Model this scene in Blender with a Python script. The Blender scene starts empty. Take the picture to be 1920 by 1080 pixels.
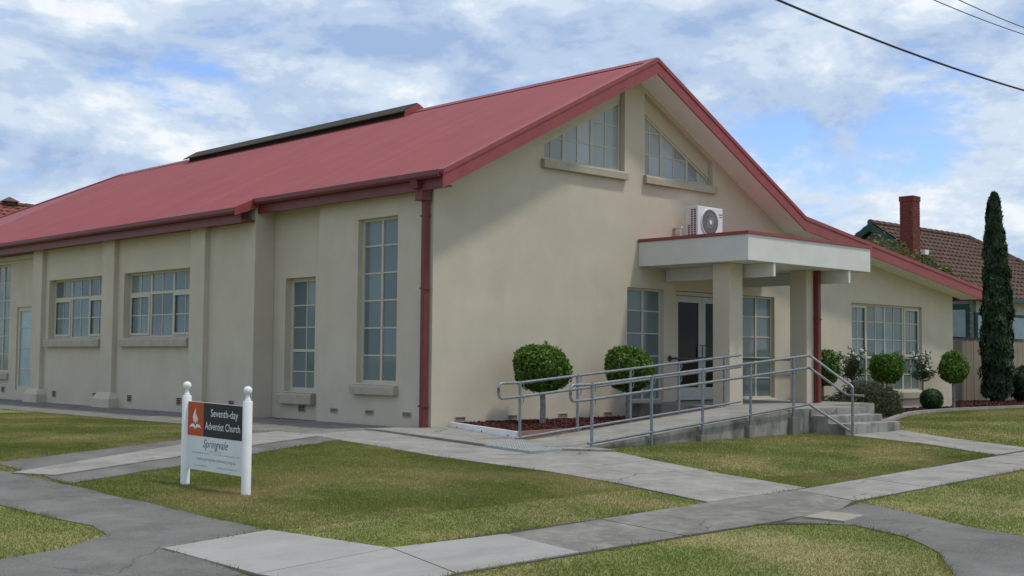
import bpy, bmesh, math, random
import numpy as np
from mathutils import Vector, Matrix
from mathutils.geometry import tessellate_polygon
R = random.Random(7)
NP = np.random.RandomState(11)
S = bpy.context.scene
C = S.collection

# ------------------------------------------------------------------ camera
cam = bpy.data.cameras.new('camera')
cam.sensor_width = 36; cam.lens = 36 * 2360.2 / 1920; cam.clip_end = 3000; cam.clip_start = .1
camo = bpy.data.objects.new('camera', cam); C.objects.link(camo)
r_ = Vector((.72564, -.68802, .00866)); u_ = Vector((-.0453, -.03522, .99835)); w_ = Vector((.68658, .72484, .05672))
camo.matrix_world = Matrix(((r_.x, u_.x, -w_.x, -12.702), (r_.y, u_.y, -w_.y, -15.226), (r_.z, u_.z, -w_.z, 1.109), (0, 0, 0, 1)))
S.camera = camo
S.render.resolution_x = 1024; S.render.resolution_y = 576

# ------------------------------------------------------------------ world and sun
SUN = Vector((-.34, .55, -1.42)).normalized()          # direction the light travels
W = bpy.data.worlds.new('World'); S.world = W; W.use_nodes = True
nt = W.node_tree; nt.nodes.clear()
def wn(t, **k):
    n = nt.nodes.new(t)
    for a, b in k.items(): setattr(n, a, b)
    return n
L = nt.links.new
out = wn('ShaderNodeOutputWorld'); bg = wn('ShaderNodeBackground'); bg.inputs[1].default_value = .115
sky = wn('ShaderNodeTexSky', sky_type='NISHITA', sun_disc=False)
sky.sun_elevation = math.asin(-SUN.z); sky.sun_rotation = math.atan2(-SUN.x, -SUN.y)
sky.air_density = 1.0; sky.dust_density = .6; sky.ozone_density = 2.0
tc = wn('ShaderNodeTexCoord'); sep = wn('ShaderNodeSeparateXYZ'); L(tc.outputs['Generated'], sep.inputs[0])
def wmath(op, a, b=None, c=None):
    n = wn('ShaderNodeMath', operation=op)
    for i, v in enumerate((a, b, c)):
        if v is None: continue
        if isinstance(v, (int, float)): n.inputs[i].default_value = v
        else: L(v, n.inputs[i])
    return n.outputs[0]
comb = wn('ShaderNodeCombineXYZ')
L(sep.outputs[0], comb.inputs[0]); L(sep.outputs[1], comb.inputs[1]); L(wmath('MULTIPLY', sep.outputs[2], 2.3), comb.inputs[2])
def wnoise(scale, detail, rough, off, dist=0.):
    mp = wn('ShaderNodeMapping'); L(comb.outputs[0], mp.inputs[0]); mp.inputs['Location'].default_value = off
    n = wn('ShaderNodeTexNoise'); L(mp.outputs[0], n.inputs['Vector'])
    n.inputs['Scale'].default_value = scale; n.inputs['Detail'].default_value = detail
    n.inputs['Roughness'].default_value = rough; n.inputs['Distortion'].default_value = dist
    return n.outputs['Fac']
def wramp(v, stops):
    n = wn('ShaderNodeValToRGB'); L(v, n.inputs[0]); e = n.color_ramp.elements
    while len(e) > 1: e.remove(e[-1])
    e[0].position = stops[0][0]; e[0].color = (*stops[0][1], 1)
    for p, col in stops[1:]:
        k = e.new(p); k.color = (*col, 1)
    n.color_ramp.interpolation = 'EASE'
    return n.outputs[0]
def cloud_density(up):
    return wmath('ADD', wmath('MULTIPLY', wnoise(3.2, 6, .55, (3.1, 1.7, .4 + up), .1), .5), wmath('MULTIPLY', wnoise(9.5, 10, .60, (5.2, .3, 1.1 + up), .25), .5))
d0 = cloud_density(0); d1 = cloud_density(.055)      # the density a little higher up tells a lit top from a shaded base
cover = wramp(d0, [(.365, (0, 0, 0)), (.465, (1, 1, 1))])
lit = wmath('ADD', wmath('MULTIPLY', wmath('SUBTRACT', d0, d1), 2.6), wmath('ADD', .50, wmath('MULTIPLY', wmath('SUBTRACT', wnoise(4.2, 8, .58, (9.3, 4.1, 2), .15), .5), 1.1)))
body = wramp(lit, [(.18, (2.9, 4.0, 6.0)), (.42, (4.1, 5.1, 6.7)), (.60, (5.3, 6.2, 7.3)), (.84, (7.5, 7.8, 8.2))])
mixs = wn('ShaderNodeMix', data_type='RGBA'); L(cover, mixs.inputs[0])
tint = wn('ShaderNodeMix', data_type='RGBA', blend_type='MULTIPLY'); tint.inputs[0].default_value = 1
L(sky.outputs[0], tint.inputs[6]); tint.inputs[7].default_value = (1.15, 1.28, 1.62, 1)
L(tint.outputs[2], mixs.inputs[6]); L(body, mixs.inputs[7])
L(mixs.outputs[2], bg.inputs[0]); L(bg.outputs[0], out.inputs[0])
sl = bpy.data.lights.new('sun', 'SUN'); sl.energy = 2.05; sl.angle = math.radians(5); sl.color = (1, .95, .86)
so = bpy.data.objects.new('sun', sl); C.objects.link(so); so.rotation_euler = SUN.to_track_quat('-Z', 'Y').to_euler(); so.location = (5, -20, 40)
vs = S.view_settings
vs.view_transform = 'Standard'; vs.look = 'None'; vs.gamma = 1; vs.exposure = .10; vs.use_curve_mapping = False

# ------------------------------------------------------------------ materials
MATS = {}
def mat(name, col, rough=.8, var=.12, scale=3., bump=0., bscale=60., spec=.3, metal=0., col2=None, ramp=(.35, .65), stretch=None, detail=6, transl=0.):
    m = bpy.data.materials.new(name); m.use_nodes = True; t = m.node_tree; n = t.nodes; p = n['Principled BSDF']
    p.inputs['Roughness'].default_value = rough; p.inputs['Specular IOR Level'].default_value = spec; p.inputs['Metallic'].default_value = metal
    c2 = col2 or tuple(max(0, c * (1 - 2 * var)) for c in col)
    tcn = n.new('ShaderNodeTexCoord'); mp = n.new('ShaderNodeMapping'); t.links.new(tcn.outputs['Object'], mp.inputs[0])
    if stretch: mp.inputs['Scale'].default_value = stretch
    ns = n.new('ShaderNodeTexNoise'); ns.inputs['Scale'].default_value = scale; ns.inputs['Detail'].default_value = detail; ns.inputs['Roughness'].default_value = .62
    t.links.new(mp.outputs[0], ns.inputs['Vector'])
    rp = n.new('ShaderNodeValToRGB'); e = rp.color_ramp.elements
    e[0].position = ramp[0]; e[0].color = (*c2, 1); e[1].position = ramp[1]; e[1].color = (*col, 1)
    t.links.new(ns.outputs['Fac'], rp.inputs[0]); t.links.new(rp.outputs[0], p.inputs['Base Color'])
    if bump:
        b = n.new('ShaderNodeTexNoise'); b.inputs['Scale'].default_value = bscale; b.inputs['Detail'].default_value = 4
        t.links.new(tcn.outputs['Object'], b.inputs['Vector'])
        bn = n.new('ShaderNodeBump'); bn.inputs['Strength'].default_value = bump; bn.inputs['Distance'].default_value = .01
        t.links.new(b.outputs['Fac'], bn.inputs['Height']); t.links.new(bn.outputs[0], p.inputs['Normal'])
    MATS[name] = m
    return m
def overlay(m, col, scale, lo, hi, stretch=None, fac=1., off=(0, 0, 0)):
    """a second stain layer with its own shape"""
    t = m.node_tree; n = t.nodes; p = n['Principled BSDF']; src = p.inputs['Base Color'].links[0].from_socket
    tcn = n.new('ShaderNodeTexCoord'); mp = n.new('ShaderNodeMapping'); t.links.new(tcn.outputs['Object'], mp.inputs[0]); mp.inputs['Location'].default_value = off
    if stretch: mp.inputs['Scale'].default_value = stretch
    ns = n.new('ShaderNodeTexNoise'); ns.inputs['Scale'].default_value = scale; ns.inputs['Detail'].default_value = 7; ns.inputs['Roughness'].default_value = .6
    t.links.new(mp.outputs[0], ns.inputs['Vector'])
    mr = n.new('ShaderNodeMapRange'); mr.inputs[1].default_value = lo; mr.inputs[2].default_value = hi; mr.inputs[3].default_value = 0; mr.inputs[4].default_value = fac
    t.links.new(ns.outputs['Fac'], mr.inputs[0])
    mx = n.new('ShaderNodeMix'); mx.data_type = 'RGBA'; t.links.new(mr.outputs[0], mx.inputs[0]); t.links.new(src, mx.inputs[6]); mx.inputs[7].default_value = (*col, 1)
    t.links.new(mx.outputs[2], p.inputs['Base Color'])
stucco = mat('stucco', (.56, .497, .388), .92, .05, 1.3, .35, 90, .15)
overlay(stucco, (.475, .42, .328), 2.2, .52, .78, (1, 1, .35), .55)
overlay(stucco, (.59, .526, .412), 1.1, .55, .8, None, .6, (4, 2, 1))
trim = mat('trim_cream', (.55, .50, .39), .7, .05, 6)
sillm = mat('sill_render', (.42, .38, .29), .85, .08, 5, .2, 80)
white = mat('white_paint', (.78, .78, .76), .5, .04, 4)
overlay(white, (.56, .54, .49), 6, .54, .74, None, .5)
canopyw = mat('canopy_white', (.66, .65, .61), .6, .04, 2.5)
soffitm = mat('soffit_white', (.80, .80, .80), .7, .04, 2)
roofred = mat('roof_red_steel', (.285, .066, .068), .6, .06, .9, 0, 60, .35)
overlay(roofred, (.33, .10, .11), 2.2, .48, .72, (.02, 1, .02), .35); overlay(roofred, (.22, .055, .056), 5, .50, .75, (.12, 1.5, .12), .35); overlay(roofred, (.15, .045, .045), 26, .62, .72, None, .6)
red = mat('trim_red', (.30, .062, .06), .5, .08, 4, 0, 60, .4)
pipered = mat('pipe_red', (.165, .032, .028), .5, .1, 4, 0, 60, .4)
darkred = mat('trim_red_shaded', (.17, .035, .036), .5, .08, 4, 0, 60, .4)  # trim red darkened in colour for the shade along the side eave
brown = mat('dark_brown_metal', (.055, .042, .033), .85, .15, 6)
galv = mat('galvanised_steel', (.27, .29, .31), .5, .16, 14, 0, 60, .5, .55)
rust = mat('rusty_steel', (.22, .17, .13), .7, .3, 20, 0, 60, .3, .3)
darksteel = mat('dark_steel', (.07, .065, .06), .5, .1, 6)
conc = mat('concrete', (.315, .298, .265), .92, .10, 1.6, .3, 130, .15)
overlay(conc, (.18, .168, .147), 2.3, .44, .70, None, .65); overlay(conc, (.39, .37, .335), 6, .50, .72, None, .5, (3, 1, 0)); overlay(conc, (.13, .12, .105), 55, .56, .70, None, .5)
conclight = mat('concrete_pale', (.35, .338, .308), .92, .06, 1.3, .25, 140, .15)
overlay(conclight, (.235, .23, .21), 1.9, .44, .70, (1, 2, 1), .6); overlay(conclight, (.22, .21, .19), 50, .56, .72, None, .4)
concdark = mat('concrete_weathered', (.225, .212, .186), .93, .15, 2.2, .35, 120, .15)
overlay(concdark, (.32, .30, .265), 7, .46, .68, None, .6); overlay(concdark, (.105, .10, .088), 2.5, .48, .70, None, .6, (2, 2, 0)); overlay(concdark, (.10, .095, .085), 60, .55, .70, None, .5)
concstep = mat('concrete_stained', (.34, .325, .295), .92, .12, 2.0, .3, 90, .15)
overlay(concstep, (.085, .08, .07), 2.6, .44, .66, (1, 1, .8), .8); overlay(concstep, (.09, .085, .07), 9, .50, .68, (1, 1, .4), .5)
asph = mat('asphalt', (.175, .166, .148), .93, .16, 1.5, .45, 160, .15)
overlay(asph, (.235, .225, .205), 1.1, .46, .70, None, .6); overlay(asph, (.10, .096, .088), 2.3, .48, .68, None, .6, (5, 1, 0)); overlay(asph, (.27, .265, .25), 70, .54, .66, None, .6); overlay(asph, (.07, .07, .068), 85, .54, .66, None, .5, (1, 9, 0))
def cracks(m, scale, width, fac, off):
    t = m.node_tree; n = t.nodes; p = n['Principled BSDF']; src = p.inputs['Base Color'].links[0].from_socket; K = t.links.new
    tcn = n.new('ShaderNodeTexCoord'); mp = n.new('ShaderNodeMapping'); K(tcn.outputs['Object'], mp.inputs[0]); mp.inputs['Location'].default_value = off
    ns = n.new('ShaderNodeTexNoise'); ns.inputs['Scale'].default_value = 3; ns.inputs['Detail'].default_value = 6; K(mp.outputs[0], ns.inputs['Vector'])
    ad = n.new('ShaderNodeMix'); ad.data_type = 'RGBA'; ad.inputs[0].default_value = .22; K(mp.outputs[0], ad.inputs[6]); K(ns.outputs['Color'], ad.inputs[7])
    vo = n.new('ShaderNodeTexVoronoi'); vo.feature = 'DISTANCE_TO_EDGE'; vo.inputs['Scale'].default_value = scale; K(ad.outputs[2], vo.inputs['Vector'])
    mr = n.new('ShaderNodeMapRange'); mr.inputs[1].default_value = 0; mr.inputs[2].default_value = width; mr.inputs[3].default_value = fac; mr.inputs[4].default_value = 0; K(vo.outputs['Distance'], mr.inputs[0])
    mk = n.new('ShaderNodeTexNoise'); mk.inputs['Scale'].default_value = .7; K(mp.outputs[0], mk.inputs['Vector'])
    mm = n.new('ShaderNodeMapRange'); mm.inputs[1].default_value = .48; mm.inputs[2].default_value = .56; K(mk.outputs['Fac'], mm.inputs[0])
    mu = n.new('ShaderNodeMath'); mu.operation = 'MULTIPLY'; K(mr.outputs[0], mu.inputs[0]); K(mm.outputs[0], mu.inputs[1])
    mx = n.new('ShaderNodeMix'); mx.data_type = 'RGBA'; K(mu.outputs[0], mx.inputs[0]); K(src, mx.inputs[6]); mx.inputs[7].default_value = (.05, .047, .04, 1); K(mx.outputs[2], p.inputs['Base Color'])
cracks(conc, .75, .010, .75, (2, 5, 0)); cracks(concdark, .8, .010, .75, (7, 1, 0)); cracks(asph, .9, .010, .55, (4, 4, 0))
joint = mat('joint_dirt', (.07, .062, .05), 1, .2, 10)
mulch = mat('red_mulch', (.10, .032, .026), .95, .3, 18, .5, 40)
mulchchip = mat('mulch_chip', (.13, .042, .033), .95, .35, 25)
plankbrown = mat('plank_brown', (.30, .18, .14), .9, .1, 6)
tile = mat('roof_tile', (.155, .098, .076), .9, .2, 5, .3, 40, .2)
overlay(tile, (.11, .09, .075), 2.5, .48, .75, None, .6)
brickm = mat('brick_red', (.21, .062, .046), .9, .25, 14, .3, 60, .2)
green = mat('green_trim', (.018, .075, .06), .5, .1, 5)
weather = mat('weatherboard', (.62, .63, .62), .7, .05, 3)
fencem = mat('fence_paling', (.30, .255, .19), .9, .14, 3, .2, 50, .2, stretch=(4, 4, .6))
trunkm = mat('trunk_bark', (.30, .28, .25), .9, .2, 20, .4, 60)
sign_black = mat('sign_black', (.02, .02, .022), .45, .05, 4, 0, 60, .4)
sign_orange = mat('sign_orange', (.50, .085, .02), .45, .05, 4)
sign_face = mat('sign_panel', (.72, .74, .735), .45, .03, 3)
ink = mat('sign_ink', (.09, .10, .11), .6, .02, 4)
inkpale = mat('sign_ink_pale', (.30, .32, .33), .6, .02, 4)
letter = mat('sign_lettering', (.80, .80, .79), .5, .02, 4)
plastic = mat('ac_casing', (.72, .73, .73), .4, .03, 6)
acgrey = mat('ac_grille', (.36, .37, .37), .5, .05, 6)
acdark = mat('ac_dark', (.03, .03, .03), .7, .1, 6)
rubber = mat('cable_black', (.03, .03, .035), .6, .1, 6)
interior = mat('interior_unlit', (.05, .045, .04), .9, .05, 2)  # near-black colour stands in for the unlit room behind the door
blind = mat('window_blind', (.46, .53, .56), .85, .06, 2, stretch=(8, 8, .15))
blind2 = mat('window_curtain', (.74, .70, .72), .85, .10, 2, stretch=(9, 9, .1))
def leafmat(name, c1, c2, scale, gloss=.45, tr=.35):
    m = mat(name, c1, gloss, .1, scale, col2=c2, spec=.35, ramp=(.38, .62))
    t = m.node_tree; p = t.nodes['Principled BSDF']
    d = t.nodes.new('ShaderNodeBsdfTranslucent'); mx = t.nodes.new('ShaderNodeMixShader'); mx.inputs[0].default_value = tr
    t.links.new(p.inputs['Base Color'].links[0].from_socket, d.inputs[0]); o = t.nodes['Material Output']
    t.links.new(p.outputs[0], mx.inputs[1]); t.links.new(d.outputs[0], mx.inputs[2]); t.links.new(mx.outputs[0], o.inputs[0])
    return m
leaf_top = leafmat('leaf_topiary', (.14, .24, .03), (.06, .135, .016), 7)
leaf_box = leafmat('leaf_box', (.045, .095, .02), (.02, .05, .012), 8)
leaf_rose = leafmat('leaf_rose', (.09, .13, .045), (.035, .065, .022), 9)
leaf_grey = leafmat('leaf_greygreen', (.11, .125, .06), (.05, .06, .03), 6, .7)
leaf_cyp = leafmat('leaf_cypress', (.032, .065, .02), (.012, .030, .010), 5, .7, .2)
leaf_vine = leafmat('leaf_vine', (.20, .21, .06), (.09, .11, .03), 6)
petal = mat('petal_white', (.82, .80, .76), .6, .03, 5)
core = mat('twig', (.05, .06, .025), .95, .2, 8)
def grass_mat(name, blades):
    m = mat(name, (.20, .215, .064), .8, .1, .8, col2=(.145, .175, .044), spec=.1, ramp=(.40, .62))
    overlay(m, (.36, .295, .14), .55, .46, .64, None, .80, (2.3, 5.2, 0))
    overlay(m, (.25, .225, .095), 4.5, .52, .72, None, .35)
    overlay(m, (.14, .185, .045), 9, .54, .70, None, .25, (7, 3, 0))
    if not blades: overlay(m, (.17, .15, .07), 30, .52, .68, None, .35)
    else:
        t = m.node_tree; p = t.nodes['Principled BSDF']; d = t.nodes.new('ShaderNodeBsdfTranslucent'); mx = t.nodes.new('ShaderNodeMixShader'); mx.inputs[0].default_value = .45
        t.links.new(p.inputs['Base Color'].links[0].from_socket, d.inputs[0]); t.links.new(p.outputs[0], mx.inputs[1]); t.links.new(d.outputs[0], mx.inputs[2]); t.links.new(mx.outputs[0], t.nodes['Material Output'].inputs[0])
    return m
lawn_m = grass_mat('lawn_turf', False)
blade_m = grass_mat('grass_blades', True)
def glass_mat(name='window_glass', film=(.26, .335, .335), clear=.45, tint=(.80, .88, .90), gloss=(.80, .86, .84)):
    """glass with a thin obscuring film: part scatters, part lets the curtain show, the surface mirrors"""
    m = bpy.data.materials.new(name); m.use_nodes = True; t = m.node_tree; t.nodes.clear(); N = t.nodes.new; K = t.links.new
    o = N('ShaderNodeOutputMaterial'); tr = N('ShaderNodeBsdfTransparent'); tr.inputs[0].default_value = (*tint, 1)
    g = N('ShaderNodeBsdfGlossy'); g.inputs['Roughness'].default_value = .06; g.inputs[0].default_value = (*gloss, 1)
    df = N('ShaderNodeBsdfDiffuse'); oi = N('ShaderNodeObjectInfo'); mrg = N('ShaderNodeMapRange'); mrg.inputs[3].default_value = .72; mrg.inputs[4].default_value = 1.22; K(oi.outputs['Random'], mrg.inputs[0])
    vm = N('ShaderNodeVectorMath'); vm.operation = 'SCALE'; vm.inputs[0].default_value = film; K(mrg.outputs[0], vm.inputs['Scale']); K(vm.outputs[0], df.inputs[0])
    fr = N('ShaderNodeFresnel'); fr.inputs[0].default_value = 1.5
    tcn = N('ShaderNodeTexCoord'); nz = N('ShaderNodeTexNoise'); nz.inputs['Scale'].default_value = 1.4; K(tcn.outputs['Object'], nz.inputs['Vector'])
    bp = N('ShaderNodeBump'); bp.inputs['Strength'].default_value = .05; bp.inputs['Distance'].default_value = .05
    K(nz.outputs['Fac'], bp.inputs['Height']); K(bp.outputs[0], g.inputs['Normal'])
    m1 = N('ShaderNodeMixShader'); m1.inputs[0].default_value = clear; K(df.outputs[0], m1.inputs[1]); K(tr.outputs[0], m1.inputs[2])
    m2 = N('ShaderNodeMixShader'); K(fr.outputs[0], m2.inputs[0]); K(m1.outputs[0], m2.inputs[1]); K(g.outputs[0], m2.inputs[2]); K(m2.outputs[0], o.inputs[0])
    return m
glass = glass_mat()
doorglass = glass_mat('door_glass', (.02, .02, .02), .8, (.25, .26, .24), (.35, .34, .32))
gableglass = glass_mat('gable_glass', (.56, .61, .62), .35)
frost = mat('frosted_glass', (.30, .42, .44), .25, .1, 2.5, 0, 60, .5)

# ------------------------------------------------------------------ mesh helpers
class MB:
    def __init__(s): s.v = []; s.f = []
    def poly(s, pts):
        b = len(s.v); s.v += [tuple(p) for p in pts]; s.f.append(tuple(range(b, b + len(pts))))
    def hexa(s, p):          # 8 corners: bottom 4, top 4
        b = len(s.v); s.v += [tuple(q) for q in p]
        s.f += [tuple(b + i for i in q) for q in ((3, 2, 1, 0), (4, 5, 6, 7), (0, 1, 5, 4), (1, 2, 6, 5), (2, 3, 7, 6), (3, 0, 4, 7))]
        return s
    def box(s, x0, x1, y0, y1, z0, z1):
        return s.hexa([(x0, y0, z0), (x1, y0, z0), (x1, y1, z0), (x0, y1, z0), (x0, y0, z1), (x1, y0, z1), (x1, y1, z1), (x0, y1, z1)])
    def prism(s, pts, fa, fb):   # convex or concave polygon swept between two maps
        n = len(pts); b = len(s.v); s.v += [tuple(fa(*p)) for p in pts] + [tuple(fb(*p)) for p in pts]
        s.f.append(tuple(range(b + n - 1, b - 1, -1))); s.f.append(tuple(range(b + n, b + 2 * n)))
        for i in range(n):
            j = (i + 1) % n; s.f.append((b + i, b + j, b + n + j, b + n + i))
        return s
    def tube(s, path, rad, n=8, cap=True):
        path = [Vector(p) for p in path]; rad = rad if isinstance(rad, (list, tuple)) else [rad] * len(path)
        b = len(s.v); up = None
        for i, p in enumerate(path):
            d = (path[min(i + 1, len(path) - 1)] - path[max(i - 1, 0)]).normalized()
            if up is None: up = d.orthogonal().normalized()
            up = (up - d * up.dot(d)).normalized(); sd = d.cross(up)
            for k in range(n):
                a = 2 * math.pi * k / n; s.v.append(tuple(p + (up * math.cos(a) + sd * math.sin(a)) * rad[i]))
        for i in range(len(path) - 1):
            for k in range(n):
                a = b + i * n + k; c = b + i * n + (k + 1) % n; s.f.append((a, c, c + n, a + n))
        if cap:
            s.f.append(tuple(range(b + n - 1, b - 1, -1))); e = b + (len(path) - 1) * n; s.f.append(tuple(range(e, e + n)))
        return s
    def lathe(s, prof, cx, cy, n=20):
        b = len(s.v)
        for r, z in prof:
            for k in range(n): a = 2 * math.pi * k / n; s.v.append((cx + r * math.cos(a), cy + r * math.sin(a), z))
        for i in range(len(prof) - 1):
            for k in range(n):
                a = b + i * n + k; c = b + i * n + (k + 1) % n; s.f.append((a, c, c + n, a + n))
        s.f.append(tuple(range(b + n - 1, b - 1, -1))); e = b + (len(prof) - 1) * n; s.f.append(tuple(range(e, e + n)))
        return s
    def build(s, name, m, parent=None, smooth=False, bevel=0., recalc=True):
        me = bpy.data.meshes.new(name); me.from_pydata(s.v, [], s.f); me.materials.append(m)
        if recalc or bevel:
            bm = bmesh.new(); bm.from_mesh(me); bmesh.ops.recalc_face_normals(bm, faces=bm.faces)
            if bevel: bmesh.ops.bevel(bm, geom=[e for e in bm.edges if len(e.link_faces) == 2 and e.calc_face_angle(0) > .6], offset=bevel, segments=2, affect='EDGES', profile=.6)
            bm.to_mesh(me); bm.free()
        if smooth:
            me.polygons.foreach_set('use_smooth', [True] * len(me.polygons))
            if smooth != 'all': me.set_sharp_from_angle(angle=.7)
        return link(name, me, parent)
def link(name, me, parent=None):
    o = bpy.data.objects.new(name, me); C.objects.link(o)
    if parent:
        o.parent = parent
        if parent.parent is None and parent.type == 'EMPTY': o.matrix_parent_inverse = Matrix.Translation(-Vector(parent.location))
    return o
def tag(o, label=None, cat=None, group=None, kind=None):
    for k, v in (('label', label), ('category', cat), ('group', group), ('kind', kind)):
        if v: o[k] = v
    return o
def thing(name, loc, label, cat, group=None):
    o = bpy.data.objects.new(name, None); C.objects.link(o); o.location = loc; o.empty_display_size = .3
    return tag(o, label, cat, group)
def copy_tree(o, parent=None):
    c = o.copy(); C.objects.link(c); c.parent = parent
    for ch in list(o.children): copy_tree(ch, c)
    return c
def solid_wall(name, m, outline, holes, fa, fb, parent):
    """a wall slab with openings: outline and holes in wall coordinates, fa/fb map to its outer and inner face"""
    loops = [outline] + holes; flat = [p for l in loops for p in l]; n = len(flat)
    tris = tessellate_polygon([[Vector((p[0], p[1], 0)) for p in l] for l in loops])
    v = [tuple(fa(*p)) for p in flat] + [tuple(fb(*p)) for p in flat]
    f = [tuple(t) for t in tris] + [tuple(n + i for i in reversed(t)) for t in tris]
    b = 0
    for l in loops:
        for i in range(len(l)):
            j = (i + 1) % len(l); f.append((b + i, b + j, n + b + j, n + b + i))
        b += len(l)
    me = bpy.data.meshes.new(name); me.from_pydata(v, [], f); me.materials.append(m)
    bm = bmesh.new(); bm.from_mesh(me); bmesh.ops.recalc_face_normals(bm, faces=bm.faces); bm.to_mesh(me); bm.free()
    return link(name, me, parent)
def fast_mesh(name, verts, faces, m, parent=None, smooth=False):
    me = bpy.data.meshes.new(name); k = faces.shape[1]
    me.vertices.add(len(verts)); me.vertices.foreach_set('co', verts.astype(np.float32).ravel())
    me.loops.add(faces.size); me.loops.foreach_set('vertex_index', faces.astype(np.int32).ravel())
    me.polygons.add(len(faces)); me.polygons.foreach_set('loop_start', np.arange(0, faces.size, k, dtype=np.int32))
    me.polygons.foreach_set('loop_total', np.full(len(faces), k, np.int32)); me.update(); me.validate()
    me.materials.append(m)
    return link(name, me, parent)

# ------------------------------------------------------------------ ground
def gz(x, y):
    x = np.clip(x, -25, 30); y = np.maximum(y, -16)
    s = np.clip(-y / 4, 0, 1); return .03 * np.minimum(y, 0) + .01 * x * s
def gzf(x, y): return float(gz(np.float64(x), np.float64(y)))
xs = sorted(set([-900, -400, -150, -60] + [-26 + .5 * i for i in range(113)] + [60, 150, 400, 900]))
ys = sorted(set([-900, -400, -150, -60, -30] + [-20 + .5 * i for i in range(101)] + [60, 150, 400, 900]))
gx, gy = np.meshgrid(xs, ys, indexing='ij'); g = np.stack([gx, gy, gz(gx, gy)], -1).reshape(-1, 3)
ny = len(ys); idx = np.arange((len(xs) - 1) * ny).reshape(-1, ny)[:, :-1].ravel()
tag(fast_mesh('ground', g, np.stack([idx, idx + ny, idx + ny + 1, idx + 1], 1), lawn_m), kind='structure')

def inside(px, py, poly):
    r = np.zeros(px.shape, bool); n = len(poly)
    for i in range(n):
        x0, y0 = poly[i]; x1, y1 = poly[(i + 1) % n]
        if y0 == y1: continue
        c = ((y0 > py) != (y1 > py)) & (px < (x1 - x0) * (py - y0) / (y1 - y0) + x0); r ^= c
    return r
PAVED = []; MAINS = []
def sheet(name, poly, m, h, parent=None, thick=.05, rag=0., solid=True, paved=True):
    """a paved surface that follows the ground, h above it, with its own edge; rag = unevenness of its border"""
    pts = []
    for i in range(len(poly)):
        a = Vector(poly[i]); b = Vector(poly[(i + 1) % len(poly)]); k = max(1, int((b - a).length / .35))
        for j in range(k):
            p = a.lerp(b, j / k)
            if rag: p = p + Vector((R.gauss(0, rag), R.gauss(0, rag)))
            pts.append(p)
    if paved:
        PAVED.append([tuple(p) for p in pts])
        if parent is None: MAINS.append(PAVED[-1])
    bm = bmesh.new(); vs_ = [bm.verts.new((p.x, p.y, 0)) for p in pts]
    for t in tessellate_polygon([[Vector((p.x, p.y, 0)) for p in pts]]):
        try: bm.faces.new([vs_[i] for i in t])
        except ValueError: pass
    for k in range(2):
        long_ = [e for e in bm.edges if e.calc_length() > .8 and len(e.link_faces) == 2]
        if long_: bmesh.ops.subdivide_edges(bm, edges=long_, cuts=2)
        bmesh.ops.triangulate(bm, faces=bm.faces)
    bmesh.ops.recalc_face_normals(bm, faces=bm.faces)
    if sum(f.normal.z for f in bm.faces) < 0: bmesh.ops.reverse_faces(bm, faces=bm.faces)
    for v in bm.verts: v.co.z = gzf(v.co.x, v.co.y) + h
    if solid:
        be = [e for e in bm.edges if len(e.link_faces) == 1]
        q = bmesh.ops.extrude_edge_only(bm, edges=be)
        for v in q['geom']:
            if isinstance(v, bmesh.types.BMVert): v.co.z -= thick + h
    me = bpy.data.meshes.new(name); bm.to_mesh(me); bm.free(); me.materials.append(m)
    return link(name, me, parent)
def shrink(poly, d):
    c = Vector((sum(p[0] for p in poly) / len(poly), sum(p[1] for p in poly) / len(poly)))
    n = len(poly); res = []
    for i in range(n):
        a = Vector(poly[i - 1]); b = Vector(poly[i]); e = Vector(poly[(i + 1) % n])
        d1 = (a - b).normalized(); d2 = (e - b).normalized(); s = d1 + d2
        if s.length < 1e-3 or abs(d1.cross(d2)) < .05: s = (c - b).normalized()
        s = s.normalized() * d
        if s.dot(c - b) < 0: s = -s
        res.append(tuple(b + s))
    return res
def slabs(parent, polys, m, h, gap=.007, rag=0.):
    for p in polys:
        mm = m if not isinstance(m, list) else m[R.randrange(len(m))]
        sheet('slab', shrink(p, gap), mm, h + R.uniform(-.002, .003), parent, rag=rag)

# front footpath: asphalt run on the left, pale new slabs, weathered slabs, plain slabs on the right
fp = tag(sheet('footpath', [(-8.2, -6.85), (-7.15, -6.6), (-6.88, -7.78), (-2.9, -7.66), (-1.2, -7.6), (4.3, -7.08), (14, -6.3), (26, -5.4), (26, -6.5), (14, -7.4), (3.2, -8.12), (-1.6, -8.47), (-2.9, -9.2), (-3.6, -8.76), (-7.1, -8.8), (-7.8, -8.9), (-8.2, -8.0)], joint, .005, solid=False), kind='structure')
slabs(fp, [[(-8.2, -6.82), (-7.15, -6.58), (-6.87, -7.79), (-8.16, -8.02)], [(-8.16, -8.02), (-6.87, -7.79), (-7.10, -8.79), (-7.9, -8.93)],
           [(-6.87, -7.79), (-5.76, -7.84), (-5.86, -8.76), (-7.10, -8.79)]], conclight, .014)
slabs(fp, [[(-5.76, -7.84), (-4.55, -7.76), (-4.62, -8.75), (-5.86, -8.76)], [(-4.55, -7.76), (-3.3, -7.69), (-3.4, -8.75), (-4.62, -8.75)],
           [(-3.3, -7.69), (-2.9, -7.66), (-1.35, -7.62), (-1.62, -8.46), (-2.25, -8.70), (-3.4, -8.75)]], concdark, .012)
xk = [-1.35, .2, 1.8, 3.4, 5.0, 6.6, 8.2, 10, 12, 14, 17, 20, 23, 26]
def fy(x): return -7.62 + (x + 1.35) * .083
def ny_(x): return -8.46 + (x + 1.6) * .071
slabs(fp, [[(a, fy(a)), (b, fy(b)), (b - .1, ny_(b - .1)), (a - .22 if a < 0 else a - .1, ny_(a - .1))] for a, b in zip(xk[:-1], xk[1:])], conc, .012)
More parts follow.
